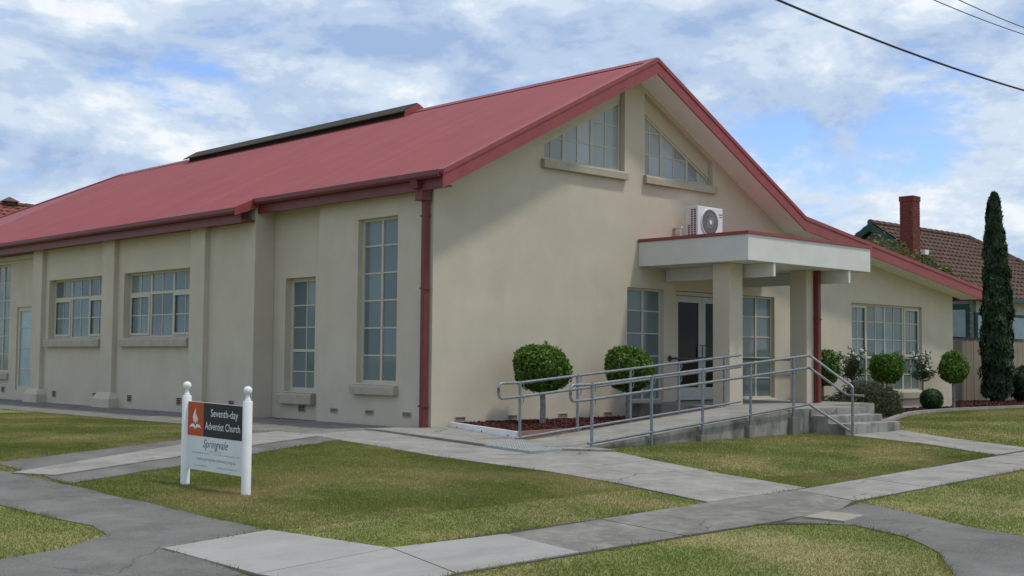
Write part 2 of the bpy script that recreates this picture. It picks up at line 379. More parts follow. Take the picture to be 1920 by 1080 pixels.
# path from the corner of the church down to the footpath
cp = tag(sheet('corner_path', [(-2.5, 26), (.2, 26), (.2, 0), (0, 0), (0, -.3), (-.1, -2.1), (-.05, -3.95), (-.72, -5.75), (-1.1, -7.58), (-2.9, -7.66), (-2.4, -5.5), (-2.48, -3.65), (-2.32, -.9), (-2.3, 2), (-2.45, 4)], joint, .004, solid=False), kind='structure')
slabs(cp, [[(-2.5, -3.1), (-1.25, -3.55), (-.62, -3.45), (-.07, -3.95), (-.42, -4.9), (-2.42, -4.9)], [(-2.42, -4.9), (-1.45, -4.9), (-1.72, -6.3), (-2.56, -6.2)], [(-1.45, -4.9), (-.42, -4.9), (-.85, -6.3), (-1.72, -6.3)],
           [(-2.56, -6.2), (-1.72, -6.3), (-1.98, -7.63), (-2.9, -7.66)], [(-1.72, -6.3), (-.85, -6.3), (-1.1, -7.58), (-1.98, -7.63)]], conc, .011)
slabs(cp, [[(-2.35, .1), (-1.0, .35), (-1.12, -1.5), (-2.4, -1.7)], [(-2.4, -1.7), (-1.12, -1.5), (-1.22, -3.5), (-2.5, -3.1)]], conc, .011)
slabs(cp, [[(-1.0, .4), (-.01, .4), (-.01, -.02), (.35, -.02), (-.14, -2.1), (-.06, -2.5), (-1.08, -2.5)], [(-.60, -2.5), (-.06, -2.5), (-.07, -3.95), (-.62, -3.42)]], conc, .035)
slabs(cp, [[(-2.35, .1), (-1.0, .35), (-.02, .4), (-.02, 3.0), (-2.3, 2.6)], [(-2.3, 2.6), (-.02, 3.0), (-.3, 6.4), (-2.45, 6.2)], [(-2.45, 6.2), (-.3, 6.4), (-.3, 10.2), (-2.5, 10)], [(-2.5, 10), (-.3, 10.2), (-.15, 15), (-2.5, 15)], [(-2.5, 15), (-.15, 15), (-.15, 25.5), (-2.5, 25.5)]], concdark, .011)
# asphalt path on the left, crossing to the driveway strip
tag(sheet('asphalt_path', [(-7.5, 3), (-7.5, -1.5), (-7.3, -3.2), (-7.22, -5.1), (-7.15, -6.57), (-8.2, -6.82), (-8.2, -7.95), (-9.0, -8.1), (-10.2, -8.45), (-16, -9.5), (-16, -8.6), (-9.3, -6.56), (-8.75, -6.36), (-8.2, -6.06), (-8.22, -5.1), (-8.32, -4.1), (-8.6, 3)], asph, .008, rag=.022), kind='structure')
tag(sheet('driveway', [(-7.3, -1.42), (-4.33, -.02), (-2.32, 1.75), (-2.36, -.85), (-5.56, -2.42), (-7.27, -3.2)], asph, .012, rag=.018), kind='structure')
st = tag(sheet('driveway_strip', [(-7.49, -2.29), (-7.18, -2.65), (-2.4, -.40), (-2.36, .72)], joint, .015, solid=False), kind='structure')
def lerp2(a, b, t): return (a[0] + (b[0] - a[0]) * t, a[1] + (b[1] - a[1]) * t)
ta = [0, .3, .62, 1]
slabs(st, [[lerp2((-7.49, -2.29), (-2.36, .72), a), lerp2((-7.18, -2.65), (-2.4, -.40), a), lerp2((-7.18, -2.65), (-2.4, -.40), b), lerp2((-7.49, -2.29), (-2.36, .72), b)] for a, b in zip(ta[:-1], ta[1:])], conc, .022)
# asphalt crossover on the right
tag(sheet('asphalt_crossover', [(-1.62, -8.47), (-1.7, -8.7), (-1.99, -9.55), (-2.35, -10.6), (-2.6, -14), (-6, -14), (-5.1, -11.4), (-4.3, -10.86), (-4.0, -10.7), (-3.62, -10.42), (-3.13, -9.87), (-2.98, -9.3), (-3.35, -8.78), (-2.25, -8.71)], asph, .008, rag=.022), kind='structure')
tag(sheet('pit_lid', [(-3.0, -8.79), (-2.53, -8.73), (-2.45, -9.08), (-2.92, -9.16)], mat('pit_lid', (.33, .295, .235), .9, .1, 6, .3, 90), .026), 'square tan concrete pit lid set in the asphalt crossover', 'pit lid')
spath = tag(sheet('steps_path', [(5.3, -4.1), (7.15, -4.05), (6.28, -5.56), (5.75, -6.98), (4.29, -7.1), (5.1, -5.3)], joint, .004, solid=False), kind='structure')
slabs(spath, [[(5.3, -4.12), (7.1, -4.07), (6.3, -5.52), (5.06, -5.45)], [(5.06, -5.45), (6.3, -5.52), (5.78, -6.96), (4.31, -7.08)]], conc, .011)

# ------------------------------------------------------------------ church
church = thing('church', (8, 8, 0), 'cream rendered church with a red metal roof and two gable windows', 'church')
FX = lambda d: (lambda u, z: (u, d, z))           # front wall plane, d inwards
SX = lambda x: (lambda u, z: (x, u, z))           # side wall planes
FR = lambda u, z, d: (u, d, z)
def SD(x0): return lambda u, z, d: (x0 + d, u, z)
def rect(a, b, c, d): return [(a, c), (b, c), (b, d), (a, d)]
def clip(poly, line):
    """keep the part below z = a + b*u"""
    if not line: return poly
    a, b = line; res = []
    for i in range(len(poly)):
        p, q = poly[i], poly[(i + 1) % len(poly)]; dp = p[1] - a - b * p[0]; dq = q[1] - a - b * q[0]
        if dp <= 0: res.append(p)
        if dp * dq < 0:
            t = dp / (dp - dq); res.append((p[0] + (q[0] - p[0]) * t, p[1] + (q[1] - p[1]) * t))
    return res if len(res) > 2 else None
def window(M, u0, u1, z0, z1, vb, hb, d, frame=.045, line=None, gm=None, bm_=None, label=None, name='window', curtain=True, sill=None, sash=()):
    """frame and bars are the part; panes, sill, sashes and curtain are its sub-parts"""
    fm = MB(); off = (lambda k: (line[0] - k, line[1])) if line else (lambda k: None)
    def bar(poly, a, b, ln):
        q = clip(poly, ln)
        if q: fm.prism(q, lambda u, z: M(u, z, a), lambda u, z: M(u, z, b))
    for q in (rect(u0, u0 + frame, z0, z1), rect(u1 - frame, u1, z0, z1)): bar(q, d - .03, d + .03, off(0))
    bar(rect(u0 + frame, u1 - frame, z0, z0 + frame), d - .0295, d + .0305, off(0))
    if line:
        a, b = line; k = frame * 1.1
        fm.prism([(u0 + .002, a + b * u0 - k), (u1 - .002, a + b * u1 - k), (u1 - .002, a + b * u1 - .001), (u0 + .002, a + b * u0 - .001)], lambda u, z: M(u, z, d - .032), lambda u, z: M(u, z, d + .032))
    else: bar(rect(u0 + frame, u1 - frame, z1 - frame, z1), d - .0295, d + .0305, None)
    for u, w in vb: bar(rect(u - w / 2, u + w / 2, z0 + frame, z1 - (0 if line else frame)), d - (.024 if w > .03 else .016), d + (.024 if w > .03 else .014), off(frame))
    for i, (z, w) in enumerate(hb): bar(rect(u0 + frame, u1 - frame, z - w / 2, z + w / 2), d - (.022 if w > .03 else .014), d + (.022 if w > .03 else .0125), off(frame))
    o = fm.build(name, trim, church)
    if label: o['label'] = label
    ul = [u0] + sorted(u for u, w in vb) + [u1]; zl = [z0] + sorted(z for z, w in hb) + [z1]
    for a, b in zip(ul[:-1], ul[1:]):
        for c, e in zip(zl[:-1], zl[1:]):
            q = clip(rect(a + .004, b - .004, c + .004, e - .004), off(.02))
            if q: MB().prism(q, lambda u, z: M(u, z, d - .003), lambda u, z: M(u, z, d + .003)).build('pane', gm or glass, o)
    for a, b, c, e in sash:     # raised opening sash frames
        k = .05; s = MB()
        for q in (rect(a, a + k, c, e), rect(b - k, b, c, e), rect(a + k, b - k, c, c + k), rect(a + k, b - k, e - k, e)): s.prism(q, lambda u, z: M(u, z, d - .045), lambda u, z: M(u, z, d - .0245))
        s.build('sash_frame', trim, o)
    if curtain:
        q = clip(rect(u0 + .01, u1 - .01, z0 + .01, z1 - .01), off(.02)); n = max(6, int((u1 - u0) / .04)); cb = MB()
        for i in range(n):
            a = u0 + .01 + (u1 - u0 - .02) * i / n; b = u0 + .01 + (u1 - u0 - .02) * (i + 1) / n
            da = d + .07 + .018 * math.sin(a * 29) + .008 * math.sin(a * 71 + 1); db = d + .07 + .018 * math.sin(b * 29) + .008 * math.sin(b * 71 + 1)
            za = z1 - .01 if not line else min(z1, line[0] + line[1] * a); zb = z1 - .01 if not line else min(z1, line[0] + line[1] * b)
            cb.poly([M(a, z0 + .01, da), M(b, z0 + .01, db), M(b, zb, db), M(a, za, da)])
        cb.build('curtain', bm_ or blind, o, smooth='all', recalc=False)
    if sill:
        a, b, c, e, pr = sill
        MB().prism([(c, -pr), (e - .03, -pr), (e, -pr + .02), (e + .03, d - .035), (c, d - .035)], lambda z, k: M(a, z, k), lambda z, k: M(b, z, k)).build('sill', sillm, o, bevel=.008)
    return o
# roof profile (x, z): left eave, apex, break, right eave
EX, EZ, AX, AZ, BX, BZ, QX, QZ = -.24, 4.02, 4.82, 6.61, 9.58, 4.10, 17.33, 2.97
PL = (AZ - EZ) / (AX - EX); PR = (BZ - AZ) / (BX - AX); PQ = (QZ - BZ) / (QX - BX)
def zl_(x): return AZ + PL * (x - AX)
OV = .52; DF = .29
def under(x): return (zl_(x) if x < AX else AZ + PR * (x - AX) if x < BX else BZ + PQ * (x - BX)) - DF
WR = 16.87
fo = [(0, -.4), (WR, -.4), (WR, under(WR) + .06), (BX, under(BX) + .06), (AX, under(AX) + .06), (0, under(0) + .06)]
gl = (under(0) - .06, PL); gr_ = (under(AX) - .06 - PR * AX, PR)
gapL = [(2.46, 4.56), (4.54, 4.56), (4.54, gl[0] + gl[1] * 4.54), (2.46, gl[0] + gl[1] * 2.46)]
gapR = [(5.10, 4.56), (7.16, 4.56), (7.16, gr_[0] + gr_[1] * 7.16), (5.10, gr_[0] + gr_[1] * 5.10)]
solid_wall('front_wall', stucco, fo, [gapL, gapR, rect(4.62, 5.66, .36, 2.45), rect(6.03, 7.83, .33, 2.45), rect(8.14, 9.24, .36, 2.45), rect(12.2, 15.34, .45, 2.45)], FX(0), FX(.26), church)
# gable infill and windows
cutL = 4.83 - PL * 2.46; cutR = 5.80 - PR * 5.10
MB().prism([(2.47, cutL + PL * 2.47), (4.53, cutL + PL * 4.53), (4.53, gl[0] + PL * 4.53), (2.47, gl[0] + PL * 2.47)], FX(.10), FX(.24)).build('gable_panel', stucco, church)
MB().prism([(5.11, cutR + PR * 5.11), (7.15, cutR + PR * 7.15), (7.15, gr_[0] + PR * 7.15), (5.11, gr_[0] + PR * 5.11)], FX(.10), FX(.24)).build('gable_panel', stucco, church)
window(FR, 2.47, 4.53, 4.57, 5.95, [(2.75, .022), (3.06, .055), (3.42, .022), (3.78, .055), (4.15, .022)], [(4.99, .022), (5.41, .022)], .15, line=(cutL, PL), gm=gableglass, bm_=blind2, label='gable window rising towards the central pier', sill=(2.38, 4.56, 4.40, 4.55, .09))
window(FR, 5.11, 7.15, 4.57, 5.85, [(5.38, .022), (5.72, .055), (6.1, .022), (6.5, .055), (6.83, .022)], [(4.99, .022), (5.41, .022)], .15, line=(cutR, PR), gm=gableglass, bm_=blind2, label='gable window falling away from the central pier', sill=(5.06, 7.2, 4.40, 4.55, .09))
# entrance sidelights, door, wide window
hb5 = [(.36 + 2.09 * i / 5, .022) for i in range(1, 5)]
window(FR, 4.62, 5.66, .36, 2.45, [(5.14, .045)], hb5, .10, label='tall sidelight window beside the entrance door', sill=(4.58, 5.70, .27, .35, .05))
window(FR, 8.14, 9.24, .36, 2.45, [(8.69, .045)], hb5, .10, label='tall sidelight window between the porch columns', sill=(8.10, 9.28, .27, .35, .05))
c4 = [12.2, 12.94, 13.75, 14.57, 15.34]; vbw = [(x, .06) for x in c4[1:-1]] + [((a + b) / 2, .022) for a, b in zip(c4[:-1], c4[1:])]
window(FR, 12.2, 15.34, .45, 2.45, vbw, [(.84, .022), (1.23, .055), (1.64, .022), (2.04, .022)], .10, label='wide front window of four lights behind the rose bushes', sill=(12.14, 15.40, .27, .44, .07), sash=[(12.25, 12.91, 1.26, 2.40), (14.60, 15.29, 1.26, 2.40)])
dm = MB()
for q in (rect(6.03, 6.08, .34, 2.44), rect(7.78, 7.83, .34, 2.44), rect(6.08, 7.78, 2.37, 2.44)): dm.prism(q, FX(.05), FX(.16))
dm.build('door_frame', trim, church)
for a, b, hx in ((6.09, 6.925, 6.87), (6.935, 7.77, 6.99)):
    d = MB(); k = .10
    for q in (rect(a, a + k, .36, 2.36), rect(b - k, b, .36, 2.36), rect(a + k, b - k, 2.24, 2.36), rect(a + k, b - k, .36, .60)): d.prism(q, FX(.085), FX(.13))
    do = d.build('door', mat('door_paint', (.50, .49, .45), .5, .05, 4) if 'door_paint' not in MATS else MATS['door_paint'], church)
    MB().prism(rect(a + k, b - k, .60, 2.24), FX(.105), FX(.112)).build('pane', doorglass, do)
    MB().tube([(hx, .085, 1.18), (hx, .03, 1.18), (hx, .03, 1.42), (hx, .085, 1.42)], .011, 6).build('handle', darksteel, do)
MB().box(6.03, 7.83, -.02, .2, .331, .345).build('door_threshold', darksteel, church)
# side walls: near bay, recess, wing, far bay
def zt(x): return under(x) + .20
SW = -.26
solid_wall('side_wall', stucco, rect(.261, 3.12, -.4, zt(0)), [rect(.90, 1.98, .70, 3.45)], SX(0), SX(.26), church)
solid_wall('recess_wall', stucco, rect(3.05, 4.9, -.4, zt(0)), [rect(3.44, 4.40, .50, 2.56)], SX(.16), SX(.38), church)
solid_wall('wing_wall', stucco, rect(4.79, 14.6, -.4, zt(SW)), [rect(7.12, 9.95, 1.50, 2.87), rect(10.98, 13.74, 1.50, 2.87)], SX(SW), SX(.155), church)
solid_wall('far_wall', stucco, rect(14.55, 25.5, -.4, zt(-.1)), [rect(15.05, 15.98, .26, 2.30), rect(16.45, 17.6, .69, 3.40), rect(18.9, 20.05, .69, 3.40), rect(21.4, 22.6, .69, 3.40)], SX(-.1), SX(.16), church)
MB().box(.17, WR, 25.3, 25.55, -.4, 3.6).build('back_wall', stucco, church)
MB().box(WR - .25, WR - .004, .262, 25.29, -.4, under(WR) + .05).build('right_wall', stucco, church)
MB().box(.3, WR - .3, .3, 25.2, -.02, .02).build('floor', interior, church)
MB().box(.3, WR - .3, 2.2, 2.3, .02, 3.2).build('inner_wall', interior, church)
h6 = [(.70 + 2.75 * i / 6, .024) for i in range(1, 6)]
window(SD(0), .90, 1.98, .70, 3.45, [(1.44, .045)], h6, .13, label='tall twelve pane window by the downpipe', sill=(.84, 2.04, .51, .66, .10))
window(SD(.16), 3.44, 4.40, .50, 2.56, [(3.91, .022)], [(.86, .022), (1.24, .05), (1.66, .022), (2.06, .022)], .16, frame=.07, label='narrow recessed window with a low transom', sill=(3.38, 4.48, .28, .47, .12))
for a, b in ((7.12, 9.95), (10.98, 13.74)):
    q = (b - a) / 3; vb = [(a + q, .06), (a + 2 * q, .06)] + [(a + q * (i + .5), .02) for i in range(3)]
    window(SD(SW), a, b, 1.50, 2.87, vb, [(1.97, .022), (2.43, .055)], .17, label='wide six light window between two pilasters', sill=(a - .04, b + .06, 1.31, 1.48, .10), sash=[(a + .05, a + q - .03, 1.55, 2.40), (b - q + .03, b - .05, 1.55, 2.40)])
window(SD(-.1), 15.05, 15.98, .26, 2.30, [], [(.77, .02), (1.28, .02), (1.79, .02)], .07, frame=.10, gm=frost, curtain=False, label='narrow frosted glass window next to a pilaster')
for a, b in ((16.45, 17.6), (18.9, 20.05), (21.4, 22.6)):
    window(SD(-.1), a, b, .69, 3.40, [((a + b) / 2, .045)], [(.69 + 2.71 * i / 6, .022) for i in range(1, 6)], .10, sill=(a - .05, b + .05, .50, .66, .06))
MB().box(-.2, -.101, 14.85, 24, 3.47, 3.58).build('lintel', trim, church, bevel=.01)
MB().tube([(-.14, 14.75, 3.7), (-.14, 14.75, 2.85)], .022, 8).build('conduit', acgrey, church, smooth=True)
for y0, y1 in ((6.42, 6.97), (10.23, 10.78), (13.93, 14.46)):
    o = MB().box(SW - .11, SW + .04, y0, y1, -.4, zt(SW - .11) - .05).build('pilaster', stucco, church, bevel=.012)
    if y0 > 7:
        p = MB(); x0, x1 = SW - .23, SW + .02; a, b = y0 - .16, y1 + .10
        p.box(x0, x1, a, b, -.4, .20)
        p.hexa([(x0, a, .20), (x1, a, .20), (x1, b, .20), (x0, b, .20), (SW - .13, y0 - .02, .33), (x1, y0 - .02, .33), (x1, y1 + .02, .33), (SW - .13, y1 + .02, .33)])
        p.build('plinth', stucco, o)
# air vents at the wall base
def vent(M, u, z, w=.22, h=.085):
    b = MB()
    for q in (rect(u - w / 2, u + w / 2, z - h / 2, z - h / 2 + .012), rect(u - w / 2, u + w / 2, z + h / 2 - .012, z + h / 2), rect(u - w / 2, u - w / 2 + .012, z - h / 2 + .012, z + h / 2 - .012), rect(u + w / 2 - .012, u + w / 2, z - h / 2 + .012, z + h / 2 - .012)):
        b.prism(q, lambda a, c: M(a, c, -.014), lambda a, c: M(a, c, .01))
    n = 4
    for i in range(1, n): b.prism(rect(u - w / 2 + .012, u + w / 2 - .012, z - h / 2 + h * i / n - .004, z - h / 2 + h * i / n + .004), lambda a, c: M(a, c, -.008), lambda a, c: M(a, c, .01))
    o = b.build('air_vent', sillm, church)
    MB().prism(rect(u - w / 2 + .01, u + w / 2 - .01, z - h / 2 + .01, z + h / 2 - .01), lambda a, c: M(a, c, -.003), lambda a, c: M(a, c, .008)).build('vent_backing', brown, o)
for y in (.60, 1.59, 2.59): vent(SD(0), y, .215)
vent(SD(.16), 3.80, .20, .22, .12)
for y in (5.5, 7.47, 9.57, 11.2, 13.3): vent(SD(SW), y, .225, .20, .15)
for y in (16.7, 17.1): vent(SD(-.1), y, .25, .20, .15)
for x in (.60, 1.75, 2.95, 4.11): vent(FR, x, .15)
vent(FR, 14.2, .14)
# roof: corrugated sheets on real ribs
def corrugated(name, prof, y0, y1, pitch=.0762, amp=.009, step=8, parent=church, zlift=0., ycut=None):
    n = int((y1 - y0) / pitch * step); yy = np.linspace(y0, y1, n + 1); off = amp * np.sin(2 * np.pi * (yy - y0) / pitch)
    P = []
    for k in range(len(prof)):
        x, z = prof[k]; P.append(np.stack([np.full_like(yy, x), yy, z + off + zlift], 1))
    v = np.concatenate(P); m = n + 1; f = []
    for k in range(len(prof) - 1):
        i = np.arange(n) + k * m; f.append(np.stack([i, i + 1, i + 1 + m, i + m], 1))
    o = fast_mesh(name, v, np.concatenate(f), roofred, parent); o.data.polygons.foreach_set('use_smooth', [True] * len(o.data.polygons)); return o
RE, WX = 20.5, -.60
WZ = zl_(WX); STEP = 4.78
YB = RE + (AX - WX)
corrugated('roof_sheeting', [(EX, EZ), (AX, AZ)], -OV + .02, STEP)
corrugated('roof_sheeting', [(WX, WZ), (AX, AZ)], STEP + .002, RE)
corrugated('roof_sheeting', [(AX, AZ), (BX, BZ), (QX, QZ)], -OV + .02, RE)
h = MB()   # hipped far end
h.poly([(WX, RE, WZ), (AX, RE, AZ), (WX, YB, WZ)]); h.poly([(AX, RE, AZ), (QX, RE + 5, QZ), (QX, YB, QZ), (WX, YB, WZ)]); h.poly([(AX, RE, AZ), (BX, RE, BZ), (QX, RE, QZ), (QX, RE + 5, QZ)])
h.build('hip_end', roofred, church, recalc=False)
MB().tube([(AX, RE, AZ + .01), (WX, YB, WZ + .01)], .035, 6).build('hip_capping', roofred, church)
# ridge capping: two leaves
rc = MB()
for s, p in ((-1, PL), (1, -PR)):
    rc.prism([(AX, AZ + .035), (AX + s * .17, AZ + .022 - abs(p) * .17), (AX + s * .17, AZ + .016 - abs(p) * .17), (AX, AZ + .029)], lambda x, z: (x, -OV - .005, z), lambda x, z: (x, RE, z))
rc.build('ridge_capping', roofred, church)
# barge boards, barge capping, soffits
def board(x0, z0, x1, z1, name, m, y0, y1, dz, top=.02):
    return MB().prism([(x0, z0 - dz), (x1, z1 - dz), (x1, z1 + top), (x0, z0 + top)], lambda x, z: (x, y0, z), lambda x, z: (x, y1, z)).build(name, m, church)
for a, b, c, d in ((EX - .03, zl_(EX - .03), AX, AZ), (AX, AZ, BX, BZ), (BX, BZ, QX, QZ)):
    board(a, b, c, d, 'barge_board', red, -OV - .03, -OV, DF - .02, -.055)
    board(a, b, c, d, 'barge_capping', red, -OV - .045, -OV + .12, .052, .026)
    board(max(a, .0), zl_(0) if a < 0 else b, c, d, 'soffit', soffitm, -OV + .002, -.003, DF - .025, -DF + .045)
# eaves of the long side: fascia, gutter, soffit
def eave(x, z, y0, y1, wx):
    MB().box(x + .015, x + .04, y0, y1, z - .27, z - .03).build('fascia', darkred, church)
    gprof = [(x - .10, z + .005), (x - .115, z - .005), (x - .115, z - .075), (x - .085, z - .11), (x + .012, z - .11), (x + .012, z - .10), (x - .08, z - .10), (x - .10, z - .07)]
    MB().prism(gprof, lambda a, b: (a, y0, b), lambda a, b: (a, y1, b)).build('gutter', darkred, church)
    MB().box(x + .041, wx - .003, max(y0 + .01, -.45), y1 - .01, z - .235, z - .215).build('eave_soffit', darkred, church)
eave(EX, EZ, -OV + .01, STEP - .004, 0)
eave(WX, WZ, STEP + .01, YB, SW)
MB().prism([(WX - .115, WZ - .15), (EX - .02, zl_(EX) - .17), (EX - .02, zl_(EX) + .025), (WX - .115, WZ + .005)], lambda x, z: (x, STEP - .03, z), lambda x, z: (x, STEP - .002, z)).build('step_barge', red, church)
MB().box(QX - .03, QX, -OV, RE, QZ - DF, QZ - .04).build('fascia', red, church)
# downpipe at the corner
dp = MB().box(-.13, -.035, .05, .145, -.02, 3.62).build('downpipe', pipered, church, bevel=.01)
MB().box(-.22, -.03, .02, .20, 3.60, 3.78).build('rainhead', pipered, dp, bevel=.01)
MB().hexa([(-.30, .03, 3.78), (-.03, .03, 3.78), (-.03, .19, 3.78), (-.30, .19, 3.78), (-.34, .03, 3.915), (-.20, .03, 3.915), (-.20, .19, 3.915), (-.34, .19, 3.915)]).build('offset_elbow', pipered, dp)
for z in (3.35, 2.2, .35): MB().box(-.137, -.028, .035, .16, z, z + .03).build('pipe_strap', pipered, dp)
# ridge ventilator
vp = [(AX - .40, AZ - .075), (AX - .40, AZ - .05), (AX, AZ + .19), (AX + .40, AZ - .05), (AX + .40, AZ - .075), (AX, AZ + .165)]
rv = MB().prism(vp, lambda x, z: (x, 6.40, z), lambda x, z: (x, 16.1, z)).build('ridge_ventilator', brown, church)
MB().box(AX - .27, AX + .27, 6.5, 16.0, AZ - .25, AZ - .01).build('ventilator_throat', brown, rv)
MB().prism([(AX - .36, zl_(AX - .36) + .01), (AX - .36, AZ - .045), (AX, AZ + .165), (AX + .36, AZ - .045), (AX + .36, zl_(AX - .36) + .01), (AX, AZ + .04)], lambda x, z: (x, 6.34, z), lambda x, z: (x, 6.395, z)).build('ventilator_end_cap', red, rv)
# porch: columns, canopy with beams
for x0, x1 in ((5.20, 5.58), (7.58, 7.93)): MB().box(x0, x1, -1.87, -1.50, .335, 2.838).build('porch_column', stucco, church, bevel=.012)
can = MB().box(4.93, 8.86, -2.46, -.004, 2.84, 3.29).build('canopy', canopyw, church, bevel=.006)
MB().box(4.905, 8.885, -2.485, -.006, 3.292, 3.345).build('canopy_capping', red, can)
for x in (5.70, 8.12): MB().box(x, x + .06, -2.44, -.01, 2.60, 2.837).build('beam', canopyw, can, bevel=.004)
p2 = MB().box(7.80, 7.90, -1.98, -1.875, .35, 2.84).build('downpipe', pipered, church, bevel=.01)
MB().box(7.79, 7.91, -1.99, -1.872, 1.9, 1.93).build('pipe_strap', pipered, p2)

# ------------------------------------------------------------------ ramp, landing, steps, rails
ramp = thing('entrance_ramp', (2.3, -2.8, 0), 'sloping concrete access ramp rising to the porch landing', 'ramp')
RY0, RY1, LZ = -3.46, -2.06, .33
MB().prism([(-.12, -.35), (4.75, -.35), (4.75, LZ), (-.12, -.075)], lambda x, z: (x, RY0, z), lambda x, z: (x, RY1, z)).build('ramp_slab', concstep, ramp)
MB().prism([(-.11, -.072), (4.74, LZ + .003), (4.74, LZ + .012), (-.11, -.063)], lambda x, z: (x, RY0 + .012, z), lambda x, z: (x, RY1 - .012, z)).build('ramp_surface', conc, ramp)
for x in (2.32, 3.52, 4.69): MB().box(x - .07, x + .07, RY0 - .09, RY0 - .003, gzf(x, -3.5) - .1, LZ - .2 + .09 * (x - 3.5) - .02).build('rail_footing', concdark, ramp, bevel=.006)
landing = thing('porch_landing', (6.8, -1.8, 0), 'raised concrete porch landing under the flat canopy', 'landing')
MB().prism([(4.752, -3.46), (6.93, -3.46), (6.95, -2.6), (8.9, -2.5), (8.9, -.005), (4.70, -.005), (4.70, -2.05), (4.752, -2.05)], lambda x, y: (x, y, -.35), lambda x, y: (x, y, LZ)).build('landing_slab', concstep, landing)
MB().prism([(4.765, -3.45), (6.92, -3.45), (6.94, -2.59), (8.89, -2.49), (8.89, -.02), (4.71, -.02), (4.71, -2.04), (4.765, -2.04)], lambda x, y: (x, y, LZ + .001), lambda x, y: (x, y, LZ + .011)).build('landing_surface', conc, landing)
steps = thing('entrance_steps', (6, -3.8, 0), 'three concrete entrance steps with stained risers', 'steps')
for i, (y1, y0, z) in enumerate(((-3.462, -3.80, .228), (-3.802, -4.12, .112), (-4.122, -4.40, .012))):
    if i < 2: MB().box(5.26, 6.95 + .02 * i, y0, y1, -.3, z).build('step', concstep, steps, bevel=.012)
MB().box(5.24, 6.94, -3.50, -3.463, .19, LZ + .004).build('nosing', conc, steps, bevel=.008)
def rail_line(pts, r=.0205, n=10): return MB().tube(pts, r, n)
def arc(c, r, a0, a1, fx, n=6): return [fx(c[0] + r * math.cos(a0 + (a1 - a0) * i / n), c[1] + r * math.sin(a0 + (a1 - a0) * i / n)) for i in range(n + 1)]
def ztop(x): return .79 + (x + .1) * .0815
def railing(name, y, xs_, label, x_end, end_pts):
    t = thing(name, (xs_[0], y, gzf(xs_[0], y)), label, 'railing')
    P3 = lambda x, z: (x, y, z); xl = xs_[0] - .42; DM = .20
    zt0 = ztop(xs_[0]) - .012; k = .07
    # one bent tube: top rail, loop, mid rail
    path = [(x_end, y, ztop(x_end)), (xs_[0], y, zt0)] + arc((xl + k, zt0 - .005 - k), k, math.pi / 2, math.pi, P3) + arc((xl + k, zt0 - DM - .02 + k), k, math.pi, 1.5 * math.pi, P3) + [(xs_[0], y, zt0 - DM), (x_end, y, ztop(x_end) - DM)]
    up = end_pts[0] if end_pts else []; mid = end_pts[1] if end_pts else []
    rail_line([*up[::-1], *path, *mid]).build('handrail', galv, t, smooth=True)
    low = [(xs_[0] - .08, y, ztop(xs_[0] - .08) - .80), (x_end, y, ztop(x_end) - .80)] + (end_pts[2] if end_pts else [])
    rail_line(low, .0195).build('bottom_rail', galv, t, smooth=True)
    rail_line([(xl, y, zt0 - DM + .06), (xl, y, zt0 - k)], .0215, 10).build('rusty_bend', rust, t, smooth=True)
    for i, x in enumerate(xs_):
        zb = gzf(x, y) - .1 if i < 1 else min(ztop(x) - .93, LZ + .0) - (.0 if y > -3 else .06)
        p = MB().tube([(x, y + .0, zb), (x, y, ztop(x) + .012)], .0225, 10).build('post', galv, t, smooth=True)
        for dz in (.10, .10 + DM): MB().tube([(x, y, ztop(x) - dz), (x + .07, y, ztop(x) - dz), (x + .075, y, ztop(x) - dz + .075)], .007, 6).build('bracket', galv, p)
    return t
near_end = ([(5.13, -3.54, 1.21), (5.14, -3.58, 1.19), (5.15, -4.20, .79), (5.15, -4.29, .745), (5.15, -4.33, .70)],
            [(5.13, -3.54, 1.01), (5.14, -3.58, .985), (5.15, -4.18, .61), (5.15, -4.24, .585), (5.15, -4.52, .58)],
            [(5.13, -3.54, .41), (5.15, -3.60, .37), (5.15, -4.34, -.02)])
nr = railing('ramp_railing', -3.52, [-.10, 1.15, 2.32, 3.52, 4.69], 'galvanised tube railing along the lawn side of the ramp, turning down the steps', 5.12, near_end)
MB().tube([(5.15, -4.32, -.2), (5.15, -4.32, .70)], .0225, 10).build('post', galv, nr, smooth=True)
railing('ramp_railing', -2.13, [-.12, 1.08, 2.28, 3.48, 4.70], 'galvanised tube railing between the ramp and the red mulch bed', 5.16, None)
pr = thing('porch_rail', (7.2, -.12, .33), 'dark round grab rail crossing in front of the glazed entrance door', 'railing')
MB().tube([(5.83, -.13, 1.155), (9.9, -.13, 1.155)], .021, 10).build('rail', darksteel, pr, smooth=True)
for x in (5.83, 9.9):
    MB().tube([(x, -.13, 1.155), (x, -.02, 1.155)], .018, 8).build('bracket', darksteel, pr, smooth=True)
    MB().tube([(x, -.02, 1.155), (x, -.001, 1.155)], .055, 12).build('flange', darksteel, pr, smooth=True)
